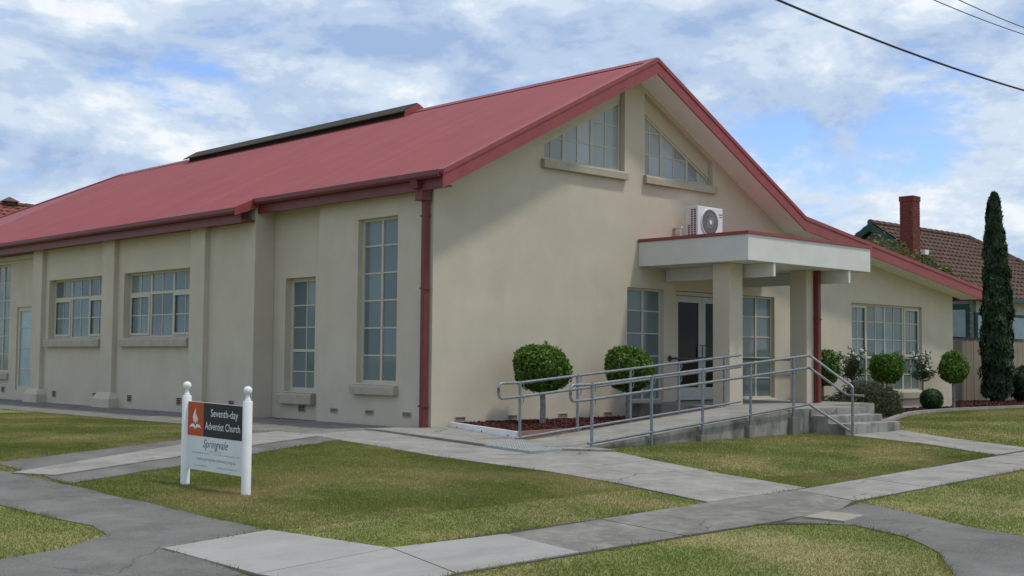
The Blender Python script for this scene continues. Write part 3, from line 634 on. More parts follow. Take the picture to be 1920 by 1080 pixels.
# grid plate at the foot of the ramp
gp = MB(); P0, PX_, PY_ = Vector((-1.2, -2.56, 0)), Vector((.60, 0, 0)), Vector((-.03, -.92, 0))
def gpt(a, b, h): p = P0 + PX_ * a + PY_ * b; return (p.x, p.y, gzf(p.x, p.y) + h)
gp.hexa([gpt(0, 0, 0), gpt(1, 0, 0), gpt(1, 1, 0), gpt(0, 1, 0), gpt(0, 0, .042), gpt(1, 0, .042), gpt(1, 1, .042), gpt(0, 1, .042)])
platem = mat('plate_grey', (.34, .36, .34), .7, .1, 6)
plate = tag(gp.build('ground_plate', platem), 'ribbed grey plate in the concrete at the foot of the ramp', 'plate')
ribs = MB()
for i in range(14):
    a = (i + .5) / 14
    for j in range(9):
        b = (j + .5) / 9; s = .022; t = .03
        ribs.hexa([gpt(a - s, b - t, .042), gpt(a + s, b - t, .042), gpt(a + s, b + t, .042), gpt(a - s, b + t, .042), gpt(a - s * .6, b - t * .6, .052), gpt(a + s * .6, b - t * .6, .052), gpt(a + s * .6, b + t * .6, .052), gpt(a - s * .6, b + t * .6, .052)])
tag(ribs.build('studs', platem, plate), kind='stuff')

# ------------------------------------------------------------------ garden beds
def bed(name, poly, h):
    o = sheet(name, poly, mulch, h, solid=True, thick=.1); return tag(o, kind='structure')
bed('mulch_bed', [(.41, -.005), (4.69, -.005), (4.69, -2.04), (-.07, -2.04)], .09)
kerb = [(7.5, -3.1), (9.0, -2.75), (10.8, -1.97), (12.0, -1.52), (13.05, -1.26), (14.7, -1.06), (16.3, -1.08), (18.1, -1.2), (22, -1.25), (28, -1.2)]
bed('mulch_bed', [(8.95, -.005)] + [(8.95, -2.6)] + kerb[2:] + [(28, 2.1), (17, 2.1), (16.9, -.005)], .035)
kb = MB()
for i in range(len(kerb) - 1):
    a, b = Vector(kerb[i]), Vector(kerb[i + 1]); n = Vector((-(b - a).y, (b - a).x)).normalized() * .06
    q = [a - n, b - n, b + n, a + n]
    kb.hexa([(p.x, p.y, gzf(p.x, p.y) - .05) for p in q] + [(p.x, p.y, gzf(p.x, p.y) + .07) for p in q])
tag(kb.build('garden_kerb', conc), kind='structure')
def chips(name, poly, h, n, sz):
    xs_ = [p[0] for p in poly]; ys_ = [p[1] for p in poly]
    px = NP.uniform(min(xs_), max(xs_), n * 2); py = NP.uniform(min(ys_), max(ys_), n * 2); k = inside(px, py, poly); px, py = px[k][:n], py[k][:n]; n = len(px)
    c = np.stack([px, py, gz(px, py) + h + NP.uniform(0, .02, n)], 1); a = NP.normal(size=(n, 3)); a[:, 2] *= .35; a /= np.linalg.norm(a, axis=1)[:, None]
    b = NP.normal(size=(n, 3)); b[:, 2] *= .5; b -= a * (a * b).sum(1)[:, None]; b /= np.linalg.norm(b, axis=1)[:, None]; s = NP.uniform(.5, 1.3, n)[:, None] * sz
    v = np.stack([c - a * s - b * s * .3, c + a * s - b * s * .35, c + a * s * .9 + b * s * .3, c - a * s * .9 + b * s * .35], 1).reshape(-1, 3)
    return tag(fast_mesh(name, v, np.arange(4 * n).reshape(-1, 4), mulchchip), 'loose red bark mulch chips on the garden bed', 'mulch', kind='stuff')
chips('bark_mulch', [(.46, -.03), (4.6, -.03), (4.6, -2.0), (0, -2.0)], .095, 9000, .022)
chips('bark_mulch', [(9, -.05), (9, -2.3), (10.8, -1.8), (13, -1.15), (16.3, -.95), (22, -1.1), (22, 2), (17.3, 2), (17, -.05)], .04, 9000, .028)
def plank(name, a, b, z0a, z1a, z0b, z1b, th, m, label):
    a, b = Vector(a), Vector(b); n = Vector((-(b - a).y, (b - a).x)).normalized() * th / 2; P = lambda p, s, z: (p.x + n.x * s, p.y + n.y * s, z)
    o = MB().hexa([P(a, -1, z0a), P(b, -1, z0b), P(b, 1, z0b), P(a, 1, z0a), P(a, -1, z1a), P(b, -1, z1b), P(b, 1, z1b), P(a, 1, z1a)]).build(name, m, bevel=.004)
    return tag(o, label, 'plank')
pl = plank('edging_plank', (.385, -.03), (-.115, -2.09), -.03, .115, -.09, .075, .045, white, 'white painted board edging the end of the mulch bed')
for t in (.12, .5, .88):
    x, y = .385 - .50 * t, -.03 - 2.06 * t
    MB().tube([(x - .021, y, .05 - .05 * t), (x - .03, y, .05 - .05 * t)], .012, 8).build('bolt_head', darksteel, pl)
plank('edging_plank', (-.08, -2.045), (1.25, -2.045), -.1, .075, .02, .09, .03, plankbrown, 'brown board holding the mulch along the ramp')

# ------------------------------------------------------------------ foliage
def leaves(name, pts, nrm, size, m, parent, aspect=.5, jitter=.6, up=0.):
    n = len(pts); nn = nrm + NP.normal(size=(n, 3)) * jitter; nn[:, 2] += up; nn /= np.linalg.norm(nn, axis=1)[:, None]
    t = NP.normal(size=(n, 3)); t -= nn * (t * nn).sum(1)[:, None]; t /= np.linalg.norm(t, axis=1)[:, None]; b = np.cross(nn, t)
    s = size * NP.uniform(.6, 1.3, n)[:, None]; fold = nn * s * .22
    v = np.stack([pts - t * s, pts - b * s * aspect + fold, pts + t * s, pts + b * s * aspect + fold], 1).reshape(-1, 3)
    i = np.arange(n)[:, None] * 4; f = np.concatenate([i + [[0, 1, 2]], i + [[0, 2, 3]]])
    return fast_mesh(name, v, f, m, parent)
def sphere_dirs(n):
    d = NP.normal(size=(n, 3)); return d / np.linalg.norm(d, axis=1)[:, None]
def lumps(d, k, amp, seed):
    rs = np.random.RandomState(seed); r = np.ones(len(d))
    for i in range(k):
        q = rs.normal(size=3); q /= np.linalg.norm(q); r += amp * rs.uniform(-.6, 1) * np.exp(-((1 - d @ q) * rs.uniform(6, 16)))
    return r
def core_blob(rx, rz, cz, seed, k=.74):
    bm = bmesh.new(); bmesh.ops.create_icosphere(bm, subdivisions=3, radius=1); d = np.array([v.co[:] for v in bm.verts]); r = boxy(d) * lumps(d, 26, .17, seed) * k
    for v, q in zip(bm.verts, r): v.co = (v.co.x * q * rx, v.co.y * q * rx, v.co.z * q * rz + cz)
    me = bpy.data.meshes.new('twigs'); bm.to_mesh(me); bm.free(); return me
def boxy(d):      # clipped crowns are a little squarer than a ball
    return 1 / (np.abs(d) ** 2.35).sum(1) ** (1 / 2.35) * .98
def crown_pts(n, rx, rz, cz, seed, spread=.24):
    d = sphere_dirs(n); r = boxy(d) * lumps(d, 26, .17, seed) * (1 - spread * NP.uniform(0, 1, n) ** 1.5 + .06 * NP.uniform(0, 1, n) ** 4)
    return np.stack([d[:, 0] * rx * r, d[:, 1] * rx * r, d[:, 2] * rz * r + cz], 1), d
def topiary(loc, rx, rz, cz, n, leaf, seed, label, group=None, trunk=.045, z0=0., lm=leaf_top):
    t = thing('topiary_tree', loc, label, 'tree', group); base = Vector(loc)
    p, d = crown_pts(n, rx, rz, cz, seed)
    # stray shoots
    dd = sphere_dirs(60); q = []
    for v in dd:
        for k in range(4): q.append(np.array([v[0] * rx, v[1] * rx, v[2] * rz]) * (.98 + .038 * k) + [0, 0, cz + .012 * k])
    o = leaves('crown', np.concatenate([p, np.array(q)]) + np.array(loc), np.concatenate([d, np.repeat(dd, 4, 0)]), leaf, lm, t, .48, .75)
    me = core_blob(rx, rz, cz, seed); me.transform(Matrix.Translation(base)); me.materials.append(lm); link('inner_foliage', me, o)
    MB().tube([base + Vector((0, 0, z0 - .1)), base + Vector((.012, .0, (cz - rz) * .5)), base + Vector((-.006, .005, cz - rz * .5))], [trunk * 1.15, trunk, trunk * .9], 10).build('trunk', trunkm, t, smooth=True)
    return t
topiary((1.72, -.74, .07), .40, .345, .92, 6000, .037, 1, 'large clipped ball tree nearest the white plank in the mulch bed', trunk=.047)
topiary((3.85, -.72, .08), .37, .36, .86, 5400, .036, 2, 'clipped ball tree beside the tall sidelight window', trunk=.055)
topiary((10.05, -.62, .03), .33, .36, .97, 2200, .040, 3, 'clipped ball tree half hidden behind the porch column downpipe', trunk=.03)
topiary((12.66, -.60, .03), .345, .32, .97, 2300, .040, 4, 'clipped ball tree between the two white rose bushes', trunk=.028)
topiary((15.70, -.60, .03), .335, .335, .95, 2300, .040, 5, 'clipped ball tree on a bare stem at the end of the wall', trunk=.035)
def rose(loc, r, cz, seed, label):
    t = thing('rose_bush', loc, label, 'rose bush', 'white rose bushes'); b = Vector(loc); pts = []; st_ = MB(); rs = random.Random(seed); tips = []
    st_.tube([b + Vector((0, 0, -.05)), b + Vector((.01, .01, cz - r * .8))], .022, 7)
    for i in range(16):
        a = rs.uniform(0, 6.28); rr = r * rs.uniform(.25, 1.05); tip = Vector((math.cos(a) * rr, math.sin(a) * rr, cz + r * rs.uniform(-.55, 1.1)))
        s = Vector((.01, .01, cz - r * .8)); m_ = s.lerp(tip, .5) + Vector((0, 0, .03)); st_.tube([b + s, b + m_, b + tip], [.010, .008, .004], 5); tips.append(tip)
        for k in range(75):
            f = rs.uniform(.25, 1.02) ** .7; c = s.lerp(tip, f); pts.append((c.x + rs.gauss(0, .055), c.y + rs.gauss(0, .055), c.z + rs.gauss(0, .05)))
    st_.build('stem', trunkm, t); p = np.array(pts)
    leaves('crown', p + np.array(loc), p * .0 + [0, 0, .5], .030, leaf_rose, t, .55, .9)
    for tip in sorted(tips, key=lambda q: -q.z)[:9]:
        c = np.array(b + tip) + [0, 0, .02]; d = sphere_dirs(26); leaves('bloom', c + d * .028, d, .026, petal, t, .8, .3)
rose((11.20, -.62, .03), .34, .97, 5, 'white rose bush between the porch and a clipped ball tree')
rose((14.22, -.62, .03), .32, .95, 8, 'white rose bush above the small round box shrub')
def shrub(name, loc, rx, ry, rz, n, leaf, lm, seed, label, cat='shrub', spiky=False, group=None):
    t = thing(name, loc, label, cat, group); d = sphere_dirs(n); d[:, 2] = np.abs(d[:, 2]) if spiky else d[:, 2]
    rr = lumps(d, 14, .22 if spiky else .10, seed) * (NP.uniform(.45, 1.05, n) if spiky else 1 - .18 * NP.uniform(0, 1, n) ** 1.5)
    p = np.stack([d[:, 0] * rx * rr, d[:, 1] * ry * rr, d[:, 2] * rz * rr + (0 if spiky else rz * .96)], 1)
    leaves('foliage', p + np.array(loc), d, leaf, lm, t, .16 if spiky else .5, .5 if spiky else .8)
    s = MB(); b = Vector(loc)
    for k in range(7):
        a = k * .9; s.tube([b + Vector((0, 0, -.05)), b + Vector((math.cos(a) * rx * .5, math.sin(a) * ry * .5, rz * .8))], [.012, .005], 5)
    s.build('stem', trunkm, t)
    if not spiky:
        me = core_blob(rx, rz, rz * .96, seed, .84); me.transform(Matrix.Translation(b)); me.materials.append(lm); link('inner_foliage', me, t)
    return t
shrub('box_shrub', (14.32, -.78, .03), .26, .26, .25, 2000, .026, leaf_box, 21, 'small dark round box shrub below the wide window')
shrub('lavender_shrub', (10.35, -1.45, .0), .85, .60, .72, 5200, .06, leaf_grey, 22, 'bushy grey green shrub crowding the side of the steps', spiky=True)
shrub('lavender_shrub', (11.45, -1.05, .0), .62, .50, .62, 3600, .055, leaf_grey, 23, 'lower grey green shrub in front of the wide window', spiky=True)
shrub('ground_shrub', (9.4, -1.35, .0), .62, .5, .42, 2400, .05, leaf_grey, 24, 'low spreading green shrub against the porch landing', spiky=True)
def cypress(loc, hgt, rad, label):
    t = thing('cypress_tree', loc, label, 'tree'); n = 15000; h_ = NP.uniform(.02, 1, n) ** .9; a = NP.uniform(0, 6.283, n)
    prof = np.interp(h_, [0, .06, .25, .5, .75, .9, .97, 1], [.80, 1.0, 1.05, .98, .72, .48, .30, .05])
    wob = 1 + .10 * np.sin(a * 3 + h_ * 9) + .10 * np.sin(a * 5 - h_ * 31 + 1) + .08 * np.sin(h_ * 67 + a * 2)
    r = rad * prof * wob * (1.12 - .5 * NP.uniform(0, 1, n) ** 1.6); tipshift = np.where(h_ > .93, np.sign(np.cos(a)) * .07, 0)
    p = np.stack([np.cos(a) * r + tipshift + .04 * np.sin(h_ * 5), np.sin(a) * r, h_ * hgt], 1)
    nn = np.stack([np.cos(a), np.sin(a), np.full(n, .25)], 1)
    nn2 = nn + NP.normal(size=(n, 3)) * .45; nn2 /= np.linalg.norm(nn2, axis=1)[:, None]
    t1 = np.tile([0, 0, 1.], (n, 1)) + NP.normal(size=(n, 3)) * .28 + nn * .25; t1 -= nn2 * (t1 * nn2).sum(1)[:, None]; t1 /= np.linalg.norm(t1, axis=1)[:, None]; b = np.cross(nn2, t1); s = NP.uniform(.05, .11, n)[:, None]
    p += np.array(loc); v = np.stack([p - t1 * s, p - b * s * .35, p + t1 * s * 1.2, p + b * s * .35], 1).reshape(-1, 3)
    fast_mesh('crown', v, np.arange(4 * n).reshape(-1, 4), leaf_cyp, t)
    B = Vector(loc); MB().tube([B + Vector((0, 0, -.1)), B + Vector((0, 0, hgt * .5)), B + Vector((0, 0, hgt * .93))], [rad * .55, rad * .55, rad * .10], 10).build('inner_foliage', leaf_cyp, t, smooth=True)
    MB().tube([B + Vector((0, 0, -.2)), B + Vector((0, 0, .5))], [.11, .09], 8).build('trunk', trunkm, t)
cypress((21.75, 1.2, 0), 5.92, .36, 'tall slim dark green cypress in front of the paling fence')
shrub('dark_shrub', (22.9, .85, .0), .6, .5, .55, 2600, .05, leaf_cyp, 31, 'dark leafy shrub at the foot of the cypress')
shrub('dark_shrub', (24.2, 1.0, .0), .8, .5, .42, 2600, .05, leaf_cyp, 32, 'low dark shrub along the paling fence beyond the cypress')
def creeper(spots, n, seed, label):
    loc = (spots[2][0], spots[2][1], 0); t = thing('creeper_tree', loc, label, 'tree'); rs = np.random.RandomState(seed); pts = []; st_ = MB(); B = Vector(loc)
    for x, y, z, r in spots:
        d = rs.normal(size=(n, 3)); d /= np.linalg.norm(d, axis=1)[:, None]; pts.append(np.array([x, y, z - r * .6]) + d * np.array([r, r, r * 1.1]) * (rs.uniform(.1, 1.1, n) ** .6)[:, None])
        st_.tube([B + Vector((0, 0, -.1)), B.lerp(Vector((x, y, 0)), .6) + Vector((0, 0, z * .5)), Vector((x, y, z - .2))], [.06, .04, .012], 6)
    p = np.concatenate(pts); leaves('crown', p, rs.normal(size=p.shape), .065, leaf_vine, t, .5, .8); st_.build('trunk', trunkm, t)
creeper([(22.5, 5.3, 4.98, .42), (22.5, 4.75, 4.78, .40), (22.5, 4.2, 4.46, .36), (22.5, 3.67, 4.22, .34), (22.5, 3.2, 3.96, .26), (22.5, 2.75, 3.66, .22)], 190, 4, 'straggly yellow green creeper tree seen over the church roof edge')

# ------------------------------------------------------------------ sign
sg = thing('church_sign', (-6.25, -4.22, gzf(-6.25, -4.22)), 'white post church sign on the lawn with orange and black header', 'sign')
A_ = Vector((-6.315, -3.732)); B_ = Vector((-6.21, -4.705)); ax = (B_ - A_).normalized(); nv = Vector((ax.y, -ax.x))
if nv.x > 0: nv = -nv          # face towards the side street
def sp(u, z, d=0.): p = A_ + ax * u + nv * d; return (p.x, p.y, z)
SL = (B_ - A_).length
for p, zt_ in ((A_, .867), (B_, .838)):
    zb = gzf(p.x, p.y); r = .046
    o = MB().lathe([(r, zb - .2), (r, zt_ - .155), (r * .9, zt_ - .147), (r * .6, zt_ - .145)], p.x, p.y, 24).build('post', white, sg, smooth=True)
    pf = [(.027, zt_ - .146), (.03, zt_ - .135), (.022, zt_ - .122), (.02, zt_ - .108)] + [(.042 * math.sin(a), zt_ - .048 - .042 * math.cos(a)) for a in [2.74 * k / 12 + .40 for k in range(13)]]
    MB().lathe(pf, p.x, p.y, 24).build('finial', white, o, smooth=True)
ZT, ZB, ZM = .665, -.005, .330
def sz(u, z): return z - .028 * u / SL          # panel hangs slightly down towards the second post
def quad_panel(u0, u1, z0, z1, d0, d1, name, m, parent):
    return MB().hexa([sp(u0, sz(u0, z0), d0), sp(u1, sz(u1, z0), d0), sp(u1, sz(u1, z0), d1), sp(u0, sz(u0, z0), d1), sp(u0, sz(u0, z1), d0), sp(u1, sz(u1, z1), d0), sp(u1, sz(u1, z1), d1), sp(u0, sz(u0, z1), d1)]).build(name, m, parent)
pa = quad_panel(.035, SL - .035, ZB, ZT, -.010, .010, 'panel', sign_face, sg)
UO = .30
quad_panel(.036, UO, ZM, ZT - .001, .0105, .0125, 'orange_field', sign_orange, pa)
quad_panel(UO, SL - .036, ZM, ZT - .001, .0106, .0124, 'black_field', sign_black, pa)
def text(s, u, z, size, m, name, width=None, shear=0., d=.0132):
    cu = bpy.data.curves.new('text', 'FONT'); cu.body = s; cu.size = size; cu.shear = shear; cu.align_x = 'LEFT'; cu.resolution_u = 3
    o = bpy.data.objects.new('text', cu); C.objects.link(o); dg = bpy.context.evaluated_depsgraph_get(); me = bpy.data.meshes.new_from_object(o.evaluated_get(dg))
    bpy.data.objects.remove(o); xs_ = [v.co.x for v in me.vertices]; k = 1 if not width else width / (max(xs_) - min(xs_)); x0 = min(xs_)
    for v in me.vertices:
        uu = u + (v.co.x - x0) * k; v.co = sp(uu, sz(uu, z + v.co.y), d)
    me.materials.clear(); me.materials.append(m); me.name = name; return link(name, me, pa)
text('Seventh-day', .42, .535, .105, letter, 'lettering', .43)
text('Adventist Church', .330, .405, .105, letter, 'lettering', .555)
# emblem: open book with a flame above it
def flat(pts, m, name, d=.0135): 
    b = MB(); n = len(pts); tr = tessellate_polygon([[Vector((p[0], p[1], 0)) for p in pts]]); b.v = [sp(p[0], sz(p[0], p[1]), d) for p in pts]; b.f = [tuple(t) for t in tr]; return b.build(name, m, pa, recalc=False)
cu_, zb_ = .168, .40
for s in (-1, 1): flat([(cu_ + s * .003, zb_ + .028), (cu_ + s * .03, zb_ + .048), (cu_ + s * .065, zb_ + .042), (cu_ + s * .10, zb_ + .005), (cu_ + s * .07, zb_ + .014), (cu_ + s * .035, zb_ + .018), (cu_ + s * .003, zb_ - .004)], letter, 'emblem')
flat([(cu_ + .002, zb_ + .05), (cu_ + .022, zb_ + .075), (cu_ + .026, zb_ + .11), (cu_ + .012, zb_ + .15), (cu_ - .002, zb_ + .118), (cu_ - .006, zb_ + .08)], letter, 'emblem')
flat([(cu_ - .012, zb_ + .055), (cu_ - .012, zb_ + .10), (cu_ + .002, zb_ + .14), (cu_ + .008, zb_ + .205), (cu_ - .022, zb_ + .165), (cu_ - .042, zb_ + .115), (cu_ - .034, zb_ + .078)], letter, 'emblem')
flat([(cu_ + .032, zb_ + .055), (cu_ + .042, zb_ + .09), (cu_ + .034, zb_ + .13), (cu_ + .030, zb_ + .09)], letter, 'emblem')
text('Springvale', .30, .225, .115, ink, 'lettering', .40, .38, .0112)
text('www.springvale.adventist.org.au', .20, .095, .05, inkpale, 'lettering', .62, 0, .0112)
def small_print(u0, u1, z, hgt):
    b = MB(); u = u0
    while u < u1 - .01:
        w = R.uniform(.012, .035); w = min(w, u1 - u)
        for k in range(max(1, int(w / .006))):
            a = u + k * .006; hh = hgt * R.uniform(.6, 1.0); b.poly([sp(a, sz(a, z), .0112), sp(a + .0035, sz(a, z), .0112), sp(a + .0035, sz(a, z + hh), .0112), sp(a, sz(a, z + hh), .0112)])
        u += w + .010
    b.build('small_print', inkpale, pa, recalc=False)
small_print(.42, .60, .185, .012); small_print(.12, .42, .160, .014); small_print(.48, .90, .160, .014); small_print(.17, .38, .035, .014); small_print(.52, .86, .035, .014)

# ------------------------------------------------------------------ air conditioner on the canopy
ac = thing('air_conditioner', (6.43, -.35, 3.345), 'white air conditioner fan unit standing on the porch canopy', 'air conditioner')
x0, x1, y0, y1, z0, z1 = 6.05, 6.82, -.50, -.20, 3.40, 4.04
MB().box(x0, x1, y0, y1, z0, z1).build('casing', plastic, ac, bevel=.018)
for x in (x0 + .1, x1 - .1): MB().box(x - .03, x + .03, y0 - .02, y1 + .02, 3.346, z0).build('foot', acgrey, ac)
cx_, cz_, rr = 6.40, 3.74, .255
rg = MB(); n = 32
rg.tube([(cx_ + rr * math.cos(2 * math.pi * i / n), y0 - .012, cz_ + rr * math.sin(2 * math.pi * i / n)) for i in range(n + 1)], .012, 6, False); rg.build('fan_ring', plastic, ac, smooth=True)
dk = MB(); dk.prism([(cx_ + rr * math.cos(2 * math.pi * i / n), cz_ + rr * math.sin(2 * math.pi * i / n)) for i in range(n)], FX(y0 - .006), FX(y0 + .02)); dk.build('fan_recess', mat('ac_recess', (.14, .145, .145), .7, .1, 5), ac)
gr = MB()
for i in range(36):
    a = 2 * math.pi * i / 36; b = a + .45; gr.tube([(cx_ + .03 * math.cos(a), y0 - .022, cz_ + .03 * math.sin(a)), (cx_ + .14 * math.cos(a + .2), y0 - .03, cz_ + .14 * math.sin(a + .2)), (cx_ + rr * math.cos(b), y0 - .014, cz_ + rr * math.sin(b))], .004, 4)
for q in (.10, .17, .23): gr.tube([(cx_ + q * math.cos(2 * math.pi * i / 24), y0 - .026, cz_ + q * math.sin(2 * math.pi * i / 24)) for i in range(25)], .004, 4, False)
gr.build('fan_guard', acgrey, ac)
MB().prism([(cx_ + .038 * math.cos(2 * math.pi * i / 16), cz_ + .038 * math.sin(2 * math.pi * i / 16)) for i in range(16)], FX(y0 - .042), FX(y0 - .02)).build('fan_hub', plastic, ac)
sl_ = MB()
for j in range(3):
    for i in range(13):
        if j == 2 and i > 5: continue
        ya = y0 + .045 + j * .072; za = z0 + .05 + i * .042; sl_.box(x0 - .003, x0 + .006, ya, ya + .045, za, za + .026)
sl_.build('side_grille', acdark, ac)
for za, zb, xa, xb in ((3.905, 3.922, 6.69, 6.80), (3.86, 3.874, 6.71, 6.79)): MB().box(xa, xb, y0 - .003, y0 + .004, za, zb).build('marking', ink, ac)
MB().box(5.93, 6.0, -.20, -.001, 3.62, 3.66).build('wall_bracket', plastic, ac); MB().tube([(5.96, -.16, 3.63), (5.96, -.16, 3.36), (6.05, -.2, 3.355)], .022, 8).build('pipe', plastic, ac, smooth=True)

# ------------------------------------------------------------------ neighbours
def tiled_slope(name, a, b, c, d, parent, course=.32, tilew=.30, m=tile):
    """a slope of overlapping tile courses; a,b eave ends, c,d ridge ends above b and a"""
    a, b, c, d = map(Vector, (a, b, c, d)); nrm = (b - a).cross(d - a).normalized(); nrm = nrm if nrm.z > 0 else -nrm
    k = max(2, int(((d + c) / 2 - (a + b) / 2).length / course)); V = []; F = []
    for i in range(k):
        p0, p1 = a.lerp(d, i / k), b.lerp(c, i / k); q0, q1 = a.lerp(d, (i + 1.08) / k), b.lerp(c, (i + 1.08) / k); L0 = (p1 - p0).length; n = max(2, int(L0 / tilew * 4)); base = len(V)
        for j in range(n + 1):
            t = j / n; w = (.030 if (j % 4) in (0,) else .0) + .018 * math.sin(t * n * math.pi / 2); sag = R.uniform(-.006, .006)
            V.append(p0.lerp(p1, t) + nrm * (.005)); V.append(p0.lerp(p1, t) + nrm * (.058 + w + sag)); V.append(q0.lerp(q1, t) + nrm * (.012 + w))
        for j in range(n):
            e = base + 3 * j; F += [(e, e + 3, e + 4, e + 1), (e + 1, e + 4, e + 5, e + 2)]
    bm_ = MB(); bm_.v = [tuple(v) for v in V]; bm_.f = F; o = bm_.build(name, m, parent, recalc=False); o['kind'] = 'stuff'; return o
def ridge_tiles(a, b, parent, r=.10):
    a, b = Vector(a), Vector(b); n = max(2, int((b - a).length / .38)); m = MB()
    for i in range(n): m.tube([a.lerp(b, i / n), a.lerp(b, (i + .98) / n)], [r * 1.12, r * .95], 8)
    o = m.build('ridge_tiles', tile, parent); o['kind'] = 'stuff'; return o
hs = thing('neighbour_house', (29, 7, 0), 'weatherboard house with brown tiled gable roof and dark green trim', 'house')
HX, HY, HZ, EY, EZh = 25., 6.92, 5.72, 3.0, 3.18; HE = 31.5; BY = 10.8
tiled_slope('roof_tiles', (HX - .3, EY, EZh), (HE + 3.6, EY, EZh), (HE, HY, HZ), (HX - .3, HY, HZ), hs)
tiled_slope('roof_tiles', (HE + 3.6, BY, EZh), (HX - .3, BY, EZh), (HX - .3, HY, HZ), (HE, HY, HZ), hs)
tiled_slope('roof_tiles', (HE + 3.6, EY, EZh), (HE + 3.6, BY, EZh), (HE, HY, HZ), (HE - .05, HY, HZ), hs)
ridge_tiles((HX - .3, HY, HZ + .06), (HE, HY, HZ + .06), hs); ridge_tiles((HE, HY, HZ + .06), (HE + 3.6, EY, EZh + .06), hs)
for s, yy in ((1, EY), (-1, BY)):
    MB().prism([(yy - s * .02, EZh - .22), (HY, HZ - .22), (HY, HZ + .03), (yy - s * .02, EZh + .03)], lambda y, z: (HX - .36, y, z), lambda y, z: (HX - .30, y, z)).build('barge_board', green, hs)
MB().prism([(EY + .5, -.2), (BY - .5, -.2), (BY - .5, 3.4), (HY, HZ - .22), (EY + .5, 3.3)], lambda y, z: (HX, y, z), lambda y, z: (HX + .2, y, z)).build('gable_wall', mat('gable_shaded', (.22, .235, .225), .8, .1, 4), hs)  # the gable's shade is put into this darker grey
MB().box(HX + .2, HE + 3.1, EY + .5, EY + .7, -.2, 3.25).build('front_wall', weather, hs)
for i in range(14): MB().box(HX - .012, HX - .002, EY + .55, BY - .55, .5 + .2 * i, .515 + .2 * i).build('board_lap', weather, hs)
MB().box(HX - .3, HE + 3.6, EY - .14, EY - .02, EZh - .12, EZh + .02).build('gutter', green, hs)
MB().box(HX - .28, HE + 3.6, EY, EY + .49, EZh - .05, EZh - .03).build('eave_soffit', green, hs)
for a, b in ((25.05, 25.5), (25.62, 26.5), (27.3, 29.5)):
    o = MB().box(a, b, EY + .44, EY + .495, 1.2, 2.72).build('window', green, hs); MB().box(a + .10, b - .10, EY + .41, EY + .435, 1.3, 2.62).build('pane', frost, o)
o = MB().box(HX - .05, HX - .004, 3.62, 5.2, 1.1, 2.98).build('window', green, hs); MB().box(HX - .075, HX - .052, 3.72, 5.1, 1.2, 2.80).build('pane', frost, o)
# chimney with real courses
chx, chy, cw, cd = 24.5, 5.36, .46, .46
ch = MB().box(chx - cw / 2 + .012, chx + cw / 2 - .012, chy - cd / 2 + .012, chy + cd / 2 - .012, 0, 6.40).build('chimney', concdark, hs)
bk = MB(); z = 3.4; i = 0
while z < 6.42:
    ex = .018 if z > 6.24 else 0
    for s in range(4):
        ofs = .12 if i % 2 else 0; x = -cw / 2 - ex
        while x < cw / 2 + ex - .02:
            e = min(x + (.23 if x > -cw / 2 - ex + .01 or not ofs else .12), cw / 2 + ex); j = R.uniform(-.003, .003)
            if s == 0: bk.box(chx + x, chx + e - .01, chy - cd / 2 - ex + j, chy - cd / 2 + .05, z, z + .076)
            elif s == 1: bk.box(chx + x, chx + e - .01, chy + cd / 2 - .05, chy + cd / 2 + ex + j, z, z + .076)
            elif s == 2: bk.box(chx - cw / 2 - ex + j, chx - cw / 2 + .048, chy + x, chy + e - .01, z, z + .075)
            else: bk.box(chx + cw / 2 - .048, chx + cw / 2 + ex + j, chy + x, chy + e - .01, z, z + .075)
            x = e
    z += .086; i += 1
tag(bk.build('bricks', brickm, ch), kind='stuff'); MB().box(chx - .22, chx + .22, chy - .22, chy + .22, 6.40, 6.45).build('chimney_cap', concdark, ch)
MB().box(chx + .2, chx + .45, chy - .42, chy - .24, 4.60, 4.76).build('flashing', white, hs)
# left rear house
lh = thing('neighbour_house', (6, 42, 0), 'house with a mossy red tiled hip roof behind the church', 'house')
LZ_, LE = 7.68, 5.2
tiled_slope('roof_tiles', (-4, 36, LE), (14.2, 36, LE), (10.2, 40, LZ_), (0, 40, LZ_), lh, m=mat('roof_tile_red', (.33, .12, .10), .9, .2, 4, .3, 40, .2))
tiled_slope('roof_tiles', (14.2, 36, LE), (14.2, 44, LE), (10.2, 40, LZ_), (10.15, 40, LZ_), lh)
tiled_slope('roof_tiles', (14.2, 44, LE), (-4, 44, LE), (0, 40, LZ_), (10.2, 40, LZ_), lh)
ridge_tiles((0, 40, LZ_ + .06), (10.2, 40, LZ_ + .06), lh); ridge_tiles((10.2, 40, LZ_ + .06), (14.2, 36, LE + .06), lh)
MB().box(-3.5, 13.7, 36.5, 43.5, -.2, LE - .02).build('wall', brickm, lh)
MB().box(-4, 14.2, 35.9, 36.02, LE - .2, LE).build('gutter', brown, lh)
v = MB(); v.box(8.9, 9.3, 39.8, 40.2, LZ_, LZ_ + .16); v.hexa([(8.75, 39.65, LZ_ + .16), (9.45, 39.65, LZ_ + .16), (9.45, 40.35, LZ_ + .16), (8.75, 40.35, LZ_ + .16), (9.08, 39.98, LZ_ + .38), (9.12, 39.98, LZ_ + .38), (9.12, 40.02, LZ_ + .38), (9.08, 40.02, LZ_ + .38)]); v.build('roof_vent', tile, lh)
